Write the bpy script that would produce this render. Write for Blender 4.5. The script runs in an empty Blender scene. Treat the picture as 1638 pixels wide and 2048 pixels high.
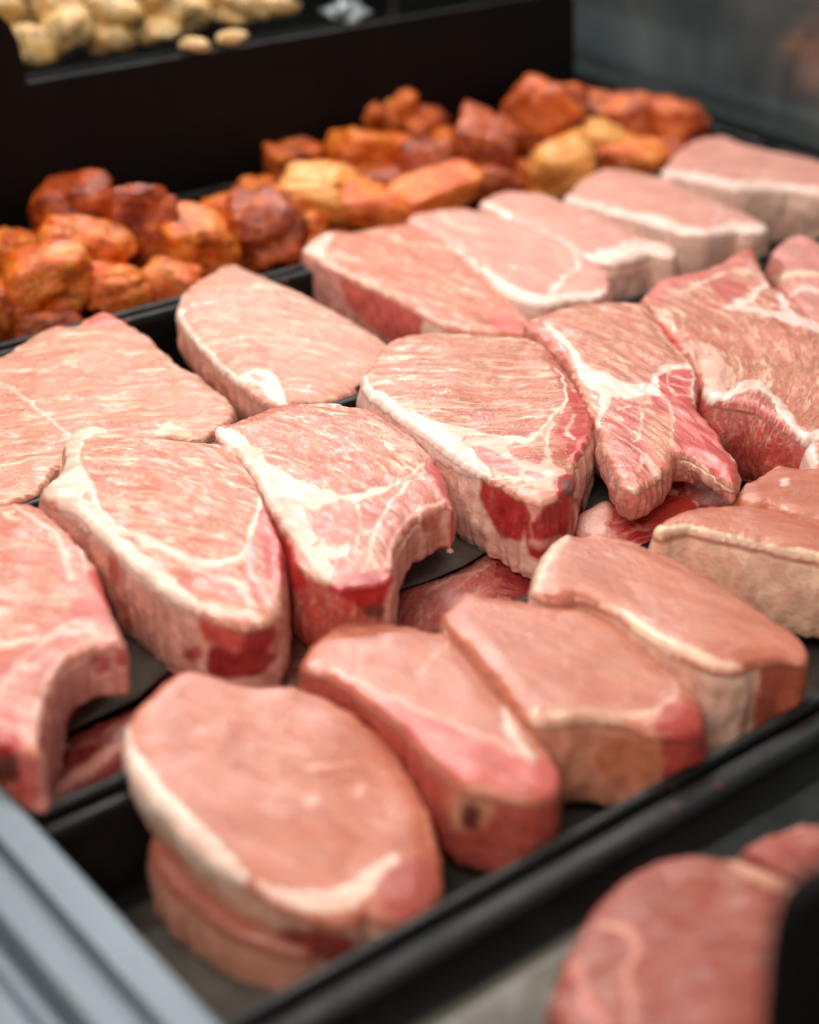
import bpy, bmesh, math, random
import numpy as np
from mathutils import Vector, Matrix
from mathutils.geometry import delaunay_2d_cdt

rng = np.random.RandomState(7)
random.seed(7)
scn = bpy.context.scene
COL = scn.collection

# ------------------------------------------------------------------ camera model
F = 3350.0; CX, CY = 819.0, 1024.0; H = 0.535
_a = np.array([5500 - CX, 750 + CY, -F]); _b = np.array([-2330 - CX, 960 + CY, -F])
_a /= np.linalg.norm(_a); _b /= np.linalg.norm(_b)
_up = np.cross(_a, _b); _up /= np.linalg.norm(_up)
_m = _a + _b; _m /= np.linalg.norm(_m); _n = np.cross(_up, _m)
R = np.array([(_m - _n) / math.sqrt(2), (_m + _n) / math.sqrt(2), _up])     # world <- camera
CAM = np.array([0, 0, H])

def ray(p):
    d = R @ np.array([p[0] - CX, -(p[1] - CY), -F]); return d / np.linalg.norm(d)
def P(x, y, z=0.0):
    d = ray((x, y)); return CAM + d * (z - H) / d[2]
def on_plane(p, pl):
    z0, gx, gy, xr, yr = pl
    d = ray(p); s = (z0 - gx * xr - gy * yr - H) / (d[2] - gx * d[0] - gy * d[1])
    return CAM + d * s
def proj(pts):
    c = (np.asarray(pts) - CAM) @ R
    return np.stack([CX + F * c[:, 0] / -c[:, 2], CY - F * c[:, 1] / -c[:, 2]], 1)

# ------------------------------------------------------------------ small helpers
def lin(c):
    out = []
    for v in c:
        v = v / 255.0
        out.append(v / 12.92 if v <= 0.04045 else ((v + 0.055) / 1.055) ** 2.4)
    return np.array(out)

def hash3(ix, iy, iz, seed):
    h = (ix.astype(np.int64) * 374761393 + iy.astype(np.int64) * 668265263 + iz.astype(np.int64) * 2147483647 + seed * 974711) & 0xffffffff
    h = ((h ^ (h >> 13)) * 1274126177) & 0xffffffff
    h = ((h ^ (h >> 16)) * 2246822519) & 0xffffffff
    return ((h ^ (h >> 15)) & 0xffffff) / float(0xffffff)

def vnoise(p, seed=0):
    """smooth value noise in -1..1, p is N x 3"""
    p = np.asarray(p, float); i = np.floor(p).astype(np.int64); f = p - i; f = f * f * (3 - 2 * f)
    r = 0
    for dx in (0, 1):
        for dy in (0, 1):
            for dz in (0, 1):
                w = (f[:, 0] if dx else 1 - f[:, 0]) * (f[:, 1] if dy else 1 - f[:, 1]) * (f[:, 2] if dz else 1 - f[:, 2])
                r = r + w * hash3(i[:, 0] + dx, i[:, 1] + dy, i[:, 2] + dz, seed)
    return r * 2 - 1
def fbm(p, seed=0, octv=3, gain=.5):
    r = 0; a = 1; p = np.asarray(p, float)
    for k in range(octv):
        r = r + a * vnoise(p, seed + 17 * k); p = p * 2.03 + 11.3; a *= gain
    return r
def xyz(a, b=0, c=0):
    a = np.asarray(a, float); return np.stack([a, a * 0 + b, a * 0 + c], 1)

def seg_dist(p, poly, closed=False):
    """distance, nearest parameter along the polyline"""
    q = np.asarray(poly, float)
    if closed: q = np.vstack([q, q[:1]])
    best = np.full(len(p), 1e9); bt = np.zeros(len(p))
    n = len(q) - 1
    for k in range(n):
        a, b = q[k], q[k + 1]; ab = b - a; L = ab @ ab + 1e-12
        t = np.clip(((p - a) @ ab) / L, 0, 1)
        d = np.hypot(*(p - a - t[:, None] * ab).T)
        m = d < best; best[m] = d[m]; bt[m] = (k + t[m]) / n
    return best, bt
def inside(p, poly):
    q = np.asarray(poly, float); r = np.zeros(len(p), bool); j = len(q) - 1
    for i in range(len(q)):
        c = ((q[i, 1] > p[:, 1]) != (q[j, 1] > p[:, 1]))
        xi = (q[j, 0] - q[i, 0]) * (p[:, 1] - q[i, 1]) / (q[j, 1] - q[i, 1] + 1e-12) + q[i, 0]
        r ^= c & (p[:, 0] < xi); j = i
    return r
def sstep(x, a, b):
    t = np.clip((x - a) / (b - a + 1e-12), 0, 1); return t * t * (3 - 2 * t)
def spline(pts, n=8, closed=True):
    q = np.asarray(pts, float); m = len(q); out = []
    for i in range(m if closed else m - 1):
        g = (lambda k: q[k % m]) if closed else (lambda k: q[min(max(k, 0), m - 1)])
        p0, p1, p2, p3 = g(i - 1), g(i), g(i + 1), g(i + 2)
        for t in np.arange(n) / n:
            out.append(.5 * (2 * p1 + (p2 - p0) * t + (2 * p0 - 5 * p1 + 4 * p2 - p3) * t * t + (3 * p1 - p0 - 3 * p2 + p3) * t ** 3))
    if not closed: out.append(q[-1])
    return np.array(out)
def resample(q, step):
    q = np.vstack([q, q[:1]]); s = np.r_[0, np.cumsum(np.hypot(*(q[1:] - q[:-1]).T))]
    n = max(12, int(s[-1] / step)); t = np.arange(n) * s[-1] / n
    return np.stack([np.interp(t, s, q[:, 0]), np.interp(t, s, q[:, 1])], 1), t, s[-1]

def link(o, parent=None):
    COL.objects.link(o)
    if parent is not None: o.parent = parent
    return o
def empty(name, loc, label, cat, group=None):
    o = bpy.data.objects.new(name, None); o.location = loc; o.empty_display_size = .02
    COL.objects.link(o); o['label'] = label; o['category'] = cat
    if group: o['group'] = group
    return o
def tag(o, label, cat, group=None):
    o['label'] = label; o['category'] = cat
    if group: o['group'] = group
    return o
def mesh_obj(name, verts, faces, mat, parent=None, origin=(0, 0, 0), smooth=True, attrs=None):
    me = bpy.data.meshes.new(name)
    v = np.asarray(verts, float) - np.asarray(origin, float)
    me.from_pydata(v.tolist(), [], faces)
    if smooth: me.polygons.foreach_set('use_smooth', [True] * len(me.polygons))
    for k, a in (attrs or {}).items():
        a = np.asarray(a, np.float32)
        if a.ndim == 1:
            at = me.attributes.new(k, 'FLOAT', 'POINT'); at.data.foreach_set('value', a)
        else:
            at = me.attributes.new(k, 'FLOAT_VECTOR', 'POINT'); at.data.foreach_set('vector', a.ravel())
    me.materials.append(mat); me.update()
    o = bpy.data.objects.new(name, me); link(o, parent)
    if parent is None: o.location = origin
    return o

# ------------------------------------------------------------------ materials
class NT:
    def __init__(s, name):
        s.m = bpy.data.materials.new(name); s.m.use_nodes = True; s.t = s.m.node_tree
        s.b = s.t.nodes['Principled BSDF']
    def n(s, typ, **kw):
        x = s.t.nodes.new(typ)
        for k, v in kw.items():
            if k.startswith('_'): setattr(x, k[1:], v)
        return x
    def l(s, a, b): s.t.links.new(a, b)
    def math(s, op, a, b=None, c=None, clamp=False):
        x = s.t.nodes.new('ShaderNodeMath'); x.operation = op; x.use_clamp = clamp
        for i, v in enumerate((a, b, c)):
            if v is None: continue
            if isinstance(v, (int, float)): x.inputs[i].default_value = v
            else: s.l(v, x.inputs[i])
        return x.outputs[0]
    def noise(s, vec, scale, detail=3, rough=.55, dist=0, w=None):
        x = s.t.nodes.new('ShaderNodeTexNoise'); s.l(vec, x.inputs['Vector'])
        x.inputs['Scale'].default_value = scale; x.inputs['Detail'].default_value = detail
        x.inputs['Roughness'].default_value = rough; x.inputs['Distortion'].default_value = dist
        return x.outputs['Fac']
    def vmul(s, vec, v):
        x = s.t.nodes.new('ShaderNodeVectorMath'); x.operation = 'MULTIPLY'; s.l(vec, x.inputs[0]); x.inputs[1].default_value = v
        return x.outputs[0]
    def ramp(s, fac, a, b, lo=0., hi=1.):
        x = s.t.nodes.new('ShaderNodeMapRange'); x.interpolation_type = 'SMOOTHSTEP'; s.l(fac, x.inputs['Value'])
        for k, v in (('From Min', a), ('From Max', b), ('To Min', lo), ('To Max', hi)): x.inputs[k].default_value = v
        return x.outputs[0]
    def mix(s, fac, a, b, mode='MIX'):
        x = s.t.nodes.new('ShaderNodeMix'); x.data_type = 'RGBA'; x.blend_type = mode
        for sock, v in ((x.inputs[0], fac), (x.inputs[6], a), (x.inputs[7], b)):
            if isinstance(v, (int, float)): sock.default_value = v
            elif isinstance(v, (tuple, list, np.ndarray)): sock.default_value = (*[float(q) for q in v], 1)[:4]
            else: s.l(v, sock)
        return x.outputs[2]
    def attr(s, name):
        x = s.t.nodes.new('ShaderNodeAttribute'); x.attribute_name = name; return x
    def coord(s): return s.t.nodes.new('ShaderNodeTexCoord').outputs['Object']
    def bump(s, h, dist, strength=1.):
        x = s.t.nodes.new('ShaderNodeBump'); x.inputs['Distance'].default_value = dist; x.inputs['Strength'].default_value = strength
        s.l(h, x.inputs['Height']); s.l(x.outputs[0], s.b.inputs['Normal'])

CREAM = lin((246, 212, 184))

def meat_material():
    s = NT('raw_pork'); b = s.b
    col = s.attr('pig').outputs['Vector']; mrb = s.attr('mrb').outputs['Fac']; wet = s.attr('wet').outputs['Fac']
    g = s.attr('grain').outputs['Vector']           # millimetres along / across the fibre
    warp = s.t.nodes.new('ShaderNodeTexNoise'); s.l(g, warp.inputs['Vector']); warp.inputs['Scale'].default_value = .022; warp.inputs['Detail'].default_value = 2
    wv = s.t.nodes.new('ShaderNodeVectorMath'); wv.operation = 'MULTIPLY_ADD'; s.l(warp.outputs['Color'], wv.inputs[0]); wv.inputs[1].default_value = (30, 26, 0); s.l(g, wv.inputs[2])
    g2 = wv.outputs[0]
    na = s.noise(s.vmul(g2, (.013, .095, .1)), 1, 3, .45, .25)
    nb = s.noise(s.vmul(g2, (.030, .20, .1)), 1, 3, .5, .35)
    nc = s.noise(s.vmul(g2, (.11, .17, .1)), 1, 3, .5, 1.)
    patch = s.noise(s.vmul(g, (.030, .045, .1)), 1, 2, .5)
    patch2 = s.noise(s.vmul(g, (.045, .06, .1)), 1.3, 2, .5, .6)
    brk = s.noise(s.vmul(g, (.09, .30, .1)), 1, 3, .6)
    def ridge(n, c, w0, w1):
        d = s.math('ABSOLUTE', s.math('SUBTRACT', n, c))
        return s.ramp(d, w0, w1, 1, 0)
    br = s.ramp(brk, .36, .50)
    ra = s.math('MULTIPLY', ridge(na, .5, .012, .040), s.math('MULTIPLY', s.ramp(patch, .36, .50), br))
    rb = s.math('MULTIPLY', ridge(nb, .50, .012, .042), s.math('MULTIPLY', s.ramp(patch2, .42, .54), s.ramp(brk, .42, .54)))
    rc = s.math('MULTIPLY', ridge(nc, .52, .010, .036), s.math('MULTIPLY', s.ramp(patch2, .52, .42), s.ramp(brk, .34, .50)))
    rd = s.math('MULTIPLY', ridge(na, .57, .008, .024), s.ramp(patch, .56, .44))
    blot = s.math('MULTIPLY', s.math('MULTIPLY', s.ramp(nb, .57, .70), s.ramp(patch, .46, .60)), .55)
    st = s.math('MAXIMUM', s.math('MAXIMUM', ra, s.math('MULTIPLY', rb, .95)), s.math('MAXIMUM', s.math('MAXIMUM', rc, rd), blot))
    zone = s.noise(s.vmul(g, (.016, .024, .1)), 1.7, 2, .5, .4)
    st = s.math('MULTIPLY', st, s.ramp(zone,   .36, .56, .30, 1.15))
    gran = s.noise(s.vmul(g, (.42, .62, .3)), 1, 3, .6, .8)
    st = s.math('MAXIMUM', st, s.math('MULTIPLY', s.math('MULTIPLY', s.ramp(gran, .53, .61), s.ramp(zone, .54, .42)), .75))
    st = s.math('MULTIPLY', st, mrb, clamp=True)
    tone = s.noise(s.vmul(g2, (.04, .13, .1)), 1, 3, .55)
    fib = s.noise(s.vmul(g, (.30, 1.3, .4)), 1, 3, .6, .3)
    c1 = s.mix(s.ramp(tone, .38, .62), s.mix(1., col, (.91, .81, .79), 'MULTIPLY'), s.mix(1., col, (1.06, 1.06, 1.04), 'MULTIPLY'))
    c1 = s.mix(s.math('MULTIPLY', s.ramp(fib, .45, .7), .07), c1, s.mix(1., c1, (.72, .62, .60), 'MULTIPLY'))
    speck = s.noise(s.vmul(g, (.5, .6, .6)), 1, 2, .5)
    c1 = s.mix(s.math('MULTIPLY', s.ramp(speck, .64, .72), .30), c1, s.mix(.6, c1, CREAM))
    c2 = s.mix(s.math('MULTIPLY', st, .80), c1, CREAM)
    s.l(c2, b.inputs['Base Color'])
    fine = s.noise(s.vmul(g, (1.2, 2.4, 1.2)), 1, 3, .6)
    hgt = s.math('ADD', s.math('MULTIPLY', st, .55), s.math('ADD', s.math('MULTIPLY', fib, .35), s.math('MULTIPLY', fine, .25)))
    big = s.noise(s.vmul(g, (.16, .3, .2)), 1, 3, .6)
    hgt = s.math('ADD', hgt, s.math('MULTIPLY', big, 1.2))
    s.bump(hgt, .0010, .8)
    rn = s.noise(s.vmul(g, (.10, .15, .2)), 1, 3, .6)
    damp = s.math('MULTIPLY', s.ramp(rn, .46, .60), .65)
    wt2 = s.math('ADD', wet, damp, clamp=True)
    rough = s.math('SUBTRACT', .54, s.math('MULTIPLY', wt2, .26), clamp=True)
    s.l(rough, b.inputs['Roughness'])
    b.inputs['Specular IOR Level'].default_value = .36
    b.inputs['Subsurface Weight'].default_value = .35
    b.inputs['Subsurface Radius'].default_value = (1.0, .35, .22)
    b.inputs['Subsurface Scale'].default_value = .0035
    s.l(s.math('MULTIPLY', wt2, .8), b.inputs['Coat Weight'])
    cb = s.t.nodes.new('ShaderNodeBump'); cb.inputs['Distance'].default_value = .0007; cb.inputs['Strength'].default_value = .9
    s.l(s.noise(s.vmul(g, (.40, .6, .5)), 1, 2, .55), cb.inputs['Height']); s.l(cb.outputs[0], b.inputs['Coat Normal'])
    b.inputs['Coat Roughness'].default_value = .10
    return s.m
MEAT = meat_material()

def simple(name, col, rough=.5, metal=0, spec=.5, bump=None, var=None):
    s = NT(name); b = s.b
    b.inputs['Base Color'].default_value = (*[float(v) for v in lin(col)], 1); b.inputs['Roughness'].default_value = rough
    b.inputs['Metallic'].default_value = metal; b.inputs['Specular IOR Level'].default_value = spec
    co = s.coord()
    if var:
        n = s.noise(co, var[0], 4, .6); c = lin(col)
        s.l(s.mix(s.ramp(n, .3, .7), c * (1 - var[1]), c * (1 + var[1])), b.inputs['Base Color'])
        s.l(s.ramp(s.noise(co, var[0] * 2.3, 4, .6), .3, .7, rough * .8, min(1, rough * 1.25)), b.inputs['Roughness'])
    if bump: s.bump(s.noise(co, bump[0], 4, .6), bump[1])
    return s.m

def tray_material():
    s = NT('black_tray_plastic'); b = s.b; co = s.coord()
    smear = s.noise(co, 14, 4, .6, 1); speck = s.noise(co, 420, 2, .5)
    base = s.mix(s.ramp(smear, .45, .75), lin((9, 10, 10)), lin((19, 21, 20)))
    base = s.mix(s.math('MULTIPLY', s.ramp(speck, .70, .76), .5), base, lin((60, 60, 54)))
    drop = s.t.nodes.new('ShaderNodeTexVoronoi'); s.l(co, drop.inputs['Vector']); drop.inputs['Scale'].default_value = 60
    base = s.mix(s.math('MULTIPLY', s.math('MULTIPLY', s.ramp(drop.outputs['Distance'], .16, .06), s.ramp(s.noise(co, 17, 2, .5), .52, .60)), .8), base, lin((120, 66, 56)))
    s.l(base, b.inputs['Base Color'])
    s.l(s.ramp(s.noise(co, 40, 4, .6), .3, .7, .38, .58), b.inputs['Roughness'])
    b.inputs['Specular IOR Level'].default_value = .24
    s.bump(s.noise(co, 900, 2, .5), .0002, .5)
    return s.m
TRAY = tray_material()
PANEL = simple('black_panel', (12, 11, 10), .6, spec=.16, var=(6, .25))
def paper_material():
    s = NT('black_paper'); b = s.b; co = s.coord()
    f = s.noise(co, 500, 4, .7); w = s.noise(co, 30, 3, .6)
    s.l(s.mix(s.ramp(w, .4, .7), lin((76, 72, 68)), lin((98, 93, 87))), b.inputs['Base Color'])
    s.l(s.ramp(w, .3, .7, .5, .75), b.inputs['Roughness']); b.inputs['Specular IOR Level'].default_value = .35
    s.bump(s.math('ADD', f, s.math('MULTIPLY', w, 4)), .0004, .6)
    return s.m
PAPER = paper_material()
LINER = simple('grey_liner_paper', (82, 77, 68), .45, var=(18, .2), bump=(40, .001))

def steel_material():
    s = NT('brushed_steel'); b = s.b; co = s.coord()
    b.inputs['Metallic'].default_value = .85
    n = s.noise(s.vmul(co, (1, 1, 30)), 8, 4, .6); sm = s.noise(co, 5, 4, .6, 1.2)
    s.l(s.mix(s.ramp(sm, .42, .60), lin((150, 168, 174)), lin((196, 206, 208))), b.inputs['Base Color'])
    s.l(s.ramp(n, .3, .7, .13, .22), b.inputs['Roughness'])
    s.bump(s.noise(co, 9, 3, .5), .004, .5)
    return s.m
STEEL = steel_material()
def rail_material():
    s = NT('aluminium_rail'); b = s.b; co = s.coord()
    n = s.noise(s.vmul(co, (1, .05, 1)), 260, 4, .6); blot = s.noise(co, 26, 4, .6)
    vo = s.t.nodes.new('ShaderNodeTexVoronoi'); s.l(co, vo.inputs['Vector']); vo.inputs['Scale'].default_value = 9
    c = s.mix(s.ramp(n, .3, .7), lin((88, 100, 110)), lin((100, 112, 121)))
    c = s.mix(s.math('MULTIPLY', s.ramp(blot, .5, .8), .3), c, lin((104, 108, 108)))
    c = s.mix(s.math('MULTIPLY', s.ramp(vo.outputs['Distance'], .10, .02), .55), c, lin((130, 104, 56)))
    s.l(c, b.inputs['Base Color']); b.inputs['Metallic'].default_value = .45
    s.l(s.ramp(n, .3, .7, .38, .5), b.inputs['Roughness'])
    s.bump(blot, .0008, .4)
    return s.m
RAIL = rail_material()

def spice_material(name, a, bcol, c, dark):
    """a main coating, b patches, c pale fat; specks of ground spice"""
    s = NT(name); b = s.b; co = s.coord()
    oi = s.t.nodes.new('ShaderNodeObjectInfo')
    add = s.t.nodes.new('ShaderNodeVectorMath'); add.operation = 'ADD'
    m = s.math('MULTIPLY', oi.outputs['Random'], 40.); s.l(co, add.inputs[0]); cmb = s.t.nodes.new('ShaderNodeCombineXYZ')
    s.l(m, cmb.inputs[0]); s.l(m, cmb.inputs[1]); s.l(cmb.outputs[0], add.inputs[1]); v = add.outputs[0]
    n1 = s.noise(v, 1.1, 3, .6, .8); n2 = s.noise(s.vmul(v, (1, 1, 2.2)), 1.5, 4, .65, .8); sp = s.noise(v, 12, 3, .6)
    col = s.mix(s.ramp(n1, .42, .58), lin(a), lin(bcol))
    col = s.mix(s.math('MULTIPLY', s.ramp(n2, .52, .64), .60), col, lin(c))
    col = s.mix(s.math('MULTIPLY', s.ramp(n2, .46, .34), .75), col, lin(dark))
    col = s.mix(s.math('MULTIPLY', s.ramp(sp, .52, .62), .60), col, lin(dark))
    sp2 = s.noise(v, 6, 3, .6, .5)
    col = s.mix(s.math('MULTIPLY', s.ramp(sp2, .60, .70), .3), col, lin((236, 128, 44)))
    s.l(col, b.inputs['Base Color'])
    s.bump(s.math('ADD', s.math('MULTIPLY', n2, 2.), s.math('ADD', sp, sp2)), .0016, .7)
    s.l(s.ramp(n1, .3, .7, .14, .32), b.inputs['Roughness'])
    b.inputs['Subsurface Weight'].default_value = .12; b.inputs['Subsurface Scale'].default_value = .003
    b.inputs['Subsurface Radius'].default_value = (1, .35, .15)
    return s.m
SP = {'o': spice_material('orange_marinade', (226, 98, 22), (232, 124, 38), (250, 182, 92), (112, 36, 12)),
      'd': spice_material('dark_lean_marinade', (150, 54, 24), (182, 76, 32), (238, 126, 44), (80, 26, 12)),
      'b': spice_material('brown_marinade', (216, 98, 32), (162, 62, 28), (248, 154, 64), (98, 32, 12)),
      'p': spice_material('pale_fat_marinade', (236, 152, 66), (244, 178, 96), (254, 210, 142), (196, 86, 28))}
HERB = None
def herb_material():
    s = NT('herb_marinade'); b = s.b; co = s.coord()
    n1 = s.noise(co, 1.3, 3, .6, .5); sp = s.noise(co, 7, 3, .6, .5); sp2 = s.noise(co, 1.6, 2, .5)
    col = s.mix(s.ramp(n1, .4, .6), lin((206, 160, 92)), lin((238, 214, 164)))
    col = s.mix(s.math('MULTIPLY', s.ramp(n1, .54, .62), .9), col, lin((190, 128, 60)))
    m = s.math('MULTIPLY', s.ramp(sp, .50, .58), s.ramp(sp2, .44, .56))
    col = s.mix(s.math('MULTIPLY', m, .8), col, lin((70, 74, 44)))
    s.l(col, b.inputs['Base Color']); b.inputs['Roughness'].default_value = .35
    s.bump(s.math('ADD', sp, n1), .002, .7)
    b.inputs['Subsurface Weight'].default_value = .2; b.inputs['Subsurface Scale'].default_value = .004
    return s.m
HERB = herb_material()

# ------------------------------------------------------------------ slab of meat
FAT = lin((252, 222, 213)); FATY = lin((248, 226, 198)); FATP = lin((240, 198, 182)); FATB = lin((214, 170, 140))
PINK = lin((203, 112, 89)); PINKR = lin((222, 158, 146)); PINKF = lin((206, 118, 98)); RED = lin((196, 62, 56)); DRED = lin((140, 26, 30))
ROSE = lin((212, 104, 96)); BONE = lin((226, 178, 160)); MARROW = lin((108, 40, 34)); MEM = lin((238, 198, 182)); BLOODY = lin((178, 30, 30)); BLUEG = lin((196, 178, 190))

def slab(name, label, outline, z0, gx=0., gy=0., t=.04, step=.0013, base=PINK, side=FATP, mrb=1., sidemrb=.15, grain=((0, 0), (1, 0)), bend=0.,
         paint=(), bulge=.003, lean=(0, 0), round_=.0026, und=2., seed=1, jag=1., wet=.25, group=None, warp=5., cat='pork chop', fatname='fat_rim', taper=0., thin=()):
    o_px = spline(outline, 8)
    c_px = np.mean(np.asarray(outline, float), 0)
    c0 = P(c_px[0], c_px[1], z0); pl = (z0, gx, gy, c0[0], c0[1])
    out = np.array([on_plane(p, pl)[:2] for p in o_px])
    area = .5 * np.sum(out[:, 0] * np.roll(out[:, 1], -1) - np.roll(out[:, 0], -1) * out[:, 1])
    if area < 0: out = out[::-1]
    q, s, L = resample(out, step)
    tang = np.roll(q, -1, 0) - np.roll(q, 1, 0); tang /= np.linalg.norm(tang, axis=1)[:, None] + 1e-9
    nrm = np.stack([tang[:, 1], -tang[:, 0]], 1)
    mmq = q * 1000
    q = q + nrm * (jag * (.0009 * fbm(xyz(mmq[:, 0] / 6, mmq[:, 1] / 7, seed), seed, 3) + .00045 * vnoise(xyz(mmq[:, 0] / 2.4, mmq[:, 1] / 2, seed), seed + 3)))[:, None]
    n = len(q)
    # interior points
    lo, hi = q.min(0), q.max(0); gxs = np.arange(lo[0], hi[0], step); gys = np.arange(lo[1], hi[1], step * .866)
    X, Y = np.meshgrid(gxs, gys); X = X + (np.arange(len(gys)) % 2)[:, None] * step * .5
    pts = np.stack([X.ravel(), Y.ravel()], 1); pts += rng.uniform(-.18, .18, pts.shape) * step
    pts = pts[inside(pts, q)]
    d, _ = seg_dist(pts, q[::2], True); keep = d > step * .6; pts = pts[keep]
    av = [Vector(p) for p in np.vstack([q, pts])]
    rv, re_, rf, ov, oe, of = delaunay_2d_cdt(av, [], [list(range(n))], 1, 1e-7)
    # map result verts back to input order
    first = [o[0] if len(o) else -1 for o in ov]
    if min(first) < 0 or len(set(first)) != len(first):
        pass
    V2 = np.array([[v.x, v.y] for v in rv])
    idx_of = {}
    for i, o in enumerate(ov):
        for k in o: idx_of[k] = i
    ring = [idx_of[k] for k in range(n)]
    faces = []
    for f in rf:
        a_ = V2[list(f)]
        ar = sum(a_[k][0] * a_[(k + 1) % len(f)][1] - a_[(k + 1) % len(f)][0] * a_[k][1] for k in range(len(f)))
        faces.append(list(f) if ar > 0 else list(f)[::-1])
    qr = V2[ring]
    dist, _ = seg_dist(V2, qr, True); dist[ring] = 0
    mm = V2 * 1000
    zt = z0 + gx * (V2[:, 0] - c0[0]) + gy * (V2[:, 1] - c0[1])
    # fibre frame
    g0 = on_plane(grain[0], pl)[:2]; g1 = on_plane(grain[1], pl)[:2]; gd = g1 - g0; gd /= np.linalg.norm(gd) + 1e-9
    rel = (V2 - g0) * 1000; gu = rel @ gd; gv = rel @ np.array([-gd[1], gd[0]]); gv = gv + bend * gu * gu / 100.
    u_ = und * .001 * (.9 * fbm(xyz(mm[:, 0] / 34, mm[:, 1] / 34, seed), seed + 5, 2) + .38 * fbm(np.stack([gu / 26, gv / 7, gu * 0 + seed], 1), seed + 6, 2) * min(1, mrb + .3))
    rr = np.clip(dist / round_, 0, 1); drop = round_ * (1 - np.sqrt(1 - (1 - rr) ** 2))
    puff = .0016 * sstep(dist, 0, .012)
    z = zt + u_ * sstep(dist, 0, .006) - drop + puff - .0016
    V = np.column_stack([V2, z])
    grain_a = np.column_stack([gu, gv, np.full(len(V), seed * 37.)])
    top = np.ones(len(V))
    # walls
    K = max(6, int(t / (step * 1.25))); tv = np.full(n, t); rp_ = proj(np.column_stack([qr, V[ring][:, 2]]))
    for (tx, ty, trad, tt_) in thin:
        aa = 1 - sstep(np.hypot(rp_[:, 0] - tx, rp_[:, 1] - ty), trad * .7, trad); tv = tv * (1 - aa) + tt_ * aa
    tq = np.roll(qr, -1, 0) - np.roll(qr, 1, 0); tq /= np.linalg.norm(tq, axis=1)[:, None] + 1e-9
    nq = np.stack([tq[:, 1], -tq[:, 0]], 1)
    for _ in range(6): nq = (np.roll(nq, 1, 0) + nq * 2 + np.roll(nq, -1, 0)); nq /= np.linalg.norm(nq, axis=1)[:, None] + 1e-9
    zr = z[ring]; walls = []; wg = []
    per = np.arange(n) * L / n * 1000
    for k in range(1, K + 1):
        w = k / K; dz = tv * w
        off = bulge * (math.sin(math.pi * min(1, w * 1.05)) ** .8 if w < .95 else .3) - taper * w - (.003 * max(0, (w - .85) / .15) ** 2)
        nz = .0012 * fbm(np.stack([qr[:, 0] * 90, qr[:, 1] * 90, qr[:, 0] * 0 + dz * 70 + seed], 1), seed + 9, 3) * min(1, w * 4) + .0010 * vnoise(np.stack([per / 4.5, dz * 60, dz * 0 + seed], 1), seed + 12) * min(1, w * 3)
        p = qr + nq * (off + nz)[:, None] + np.array(lean) * w
        walls.append(np.column_stack([p, zr - dz])); wg.append(np.column_stack([dz * 2600 + 300, per, np.full(n, seed * 37. + 11)]))
    base_i = len(V); V = np.vstack([V] + walls); G = np.vstack([grain_a] + wg); top = np.r_[top, np.zeros(K * n)]
    prev = list(ring)
    for k in range(K):
        cur = list(range(base_i + k * n, base_i + (k + 1) * n))
        for i in range(n):
            j = (i + 1) % n
            faces.append([prev[i], cur[i], cur[j], prev[j]])
        prev = cur
    faces.append(prev[::-1])
    # ---------------- pigment
    N = len(V); px = proj(V)
    col = np.tile(base, (N, 1)); m_ = np.full(N, float(mrb)); wt = np.full(N, float(wet)); fat = np.zeros(N); bone = np.zeros(N)
    sd = top < .5
    # keep the side tone away from the very lip so the cut edge reads as one line
    w3 = V * 1000
    blend = np.where(sd, 1., 0.)
    nn = fbm(w3 / 11, seed + 21, 3)
    sidec = side * (1 + .07 * nn)[:, None]
    col = col * (1 - blend)[:, None] + sidec * blend[:, None]; m_ = np.where(sd, sidemrb, m_)
    if np.allclose(side, FATP) or np.allclose(side, FAT) or np.allclose(side, FATB) or np.allclose(side, MEM): fat[sd] = 1
    wp = np.stack([fbm(w3 / 9, seed + 31, 3), fbm(w3 / 9, seed + 41, 3)], 1) * warp + np.stack([vnoise(w3 / 2.2, seed + 51), vnoise(w3 / 2.2, seed + 61)], 1) * warp * .28
    wpx = px + wp
    # only the half of the wall that faces the photographer's side takes outline tracing marks
    cen = qr.mean(0)
    for it in paint:
        kind, pts_, c = it[0], it[1], it[2]; o = it[3] if len(it) > 3 else {}
        soft = o.get('soft', 12. if o.get('on') == 'side' else 3.5)
        if kind == 'line':
            ln = spline(pts_, 6, False); w = o.get('w', 10)
            dd, tt = seg_dist(wpx, ln)
            if isinstance(w, (list, tuple)): w = np.interp(tt, np.linspace(0, 1, len(w)), w)
            a = 1 - sstep(dd, w / 2 - soft * .5, w / 2 + soft * .5)
        elif kind == 'poly':
            pg = spline(pts_, 6); dd, _ = seg_dist(wpx, pg, True); ins = inside(wpx, pg)
            sgn = np.where(ins, dd, -dd); a = sstep(sgn, -soft * .5, soft * .5)
        elif kind == 'edge':        # band along the cut face's rim between two points of the outline
            seg = spline(pts_, 6, False)
            d2, tt = seg_dist(wpx, seg); w = o.get('w', 20)
            if isinstance(w, (list, tuple)): w = np.interp(tt, np.linspace(0, 1, len(w)), w)
            a = 1 - sstep(d2, w - soft * .5, w + soft * .5)
        where = o.get('on', 'all')
        if where == 'top': a = a * top
        elif where == 'side': a = a * (1 - top)
        a = a * o.get('a', 1.)
        nz = (1 + o.get('v', .05) * nn)[:, None]
        col = col * (1 - a)[:, None] + (c * nz) * a[:, None]
        m_ = m_ * (1 - a) + o.get('m', 0.) * a; wt = wt * (1 - a) + o.get('wet', wet) * a
        idv = o.get('id')
        fat = fat * (1 - a) + (a if idv == 'fat' else 0); bone = bone * (1 - a) + (a if idv == 'bone' else 0)
    org = np.array([cen[0], cen[1], zr.min() - t])
    root = empty(name, org, label, cat, group)
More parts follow.
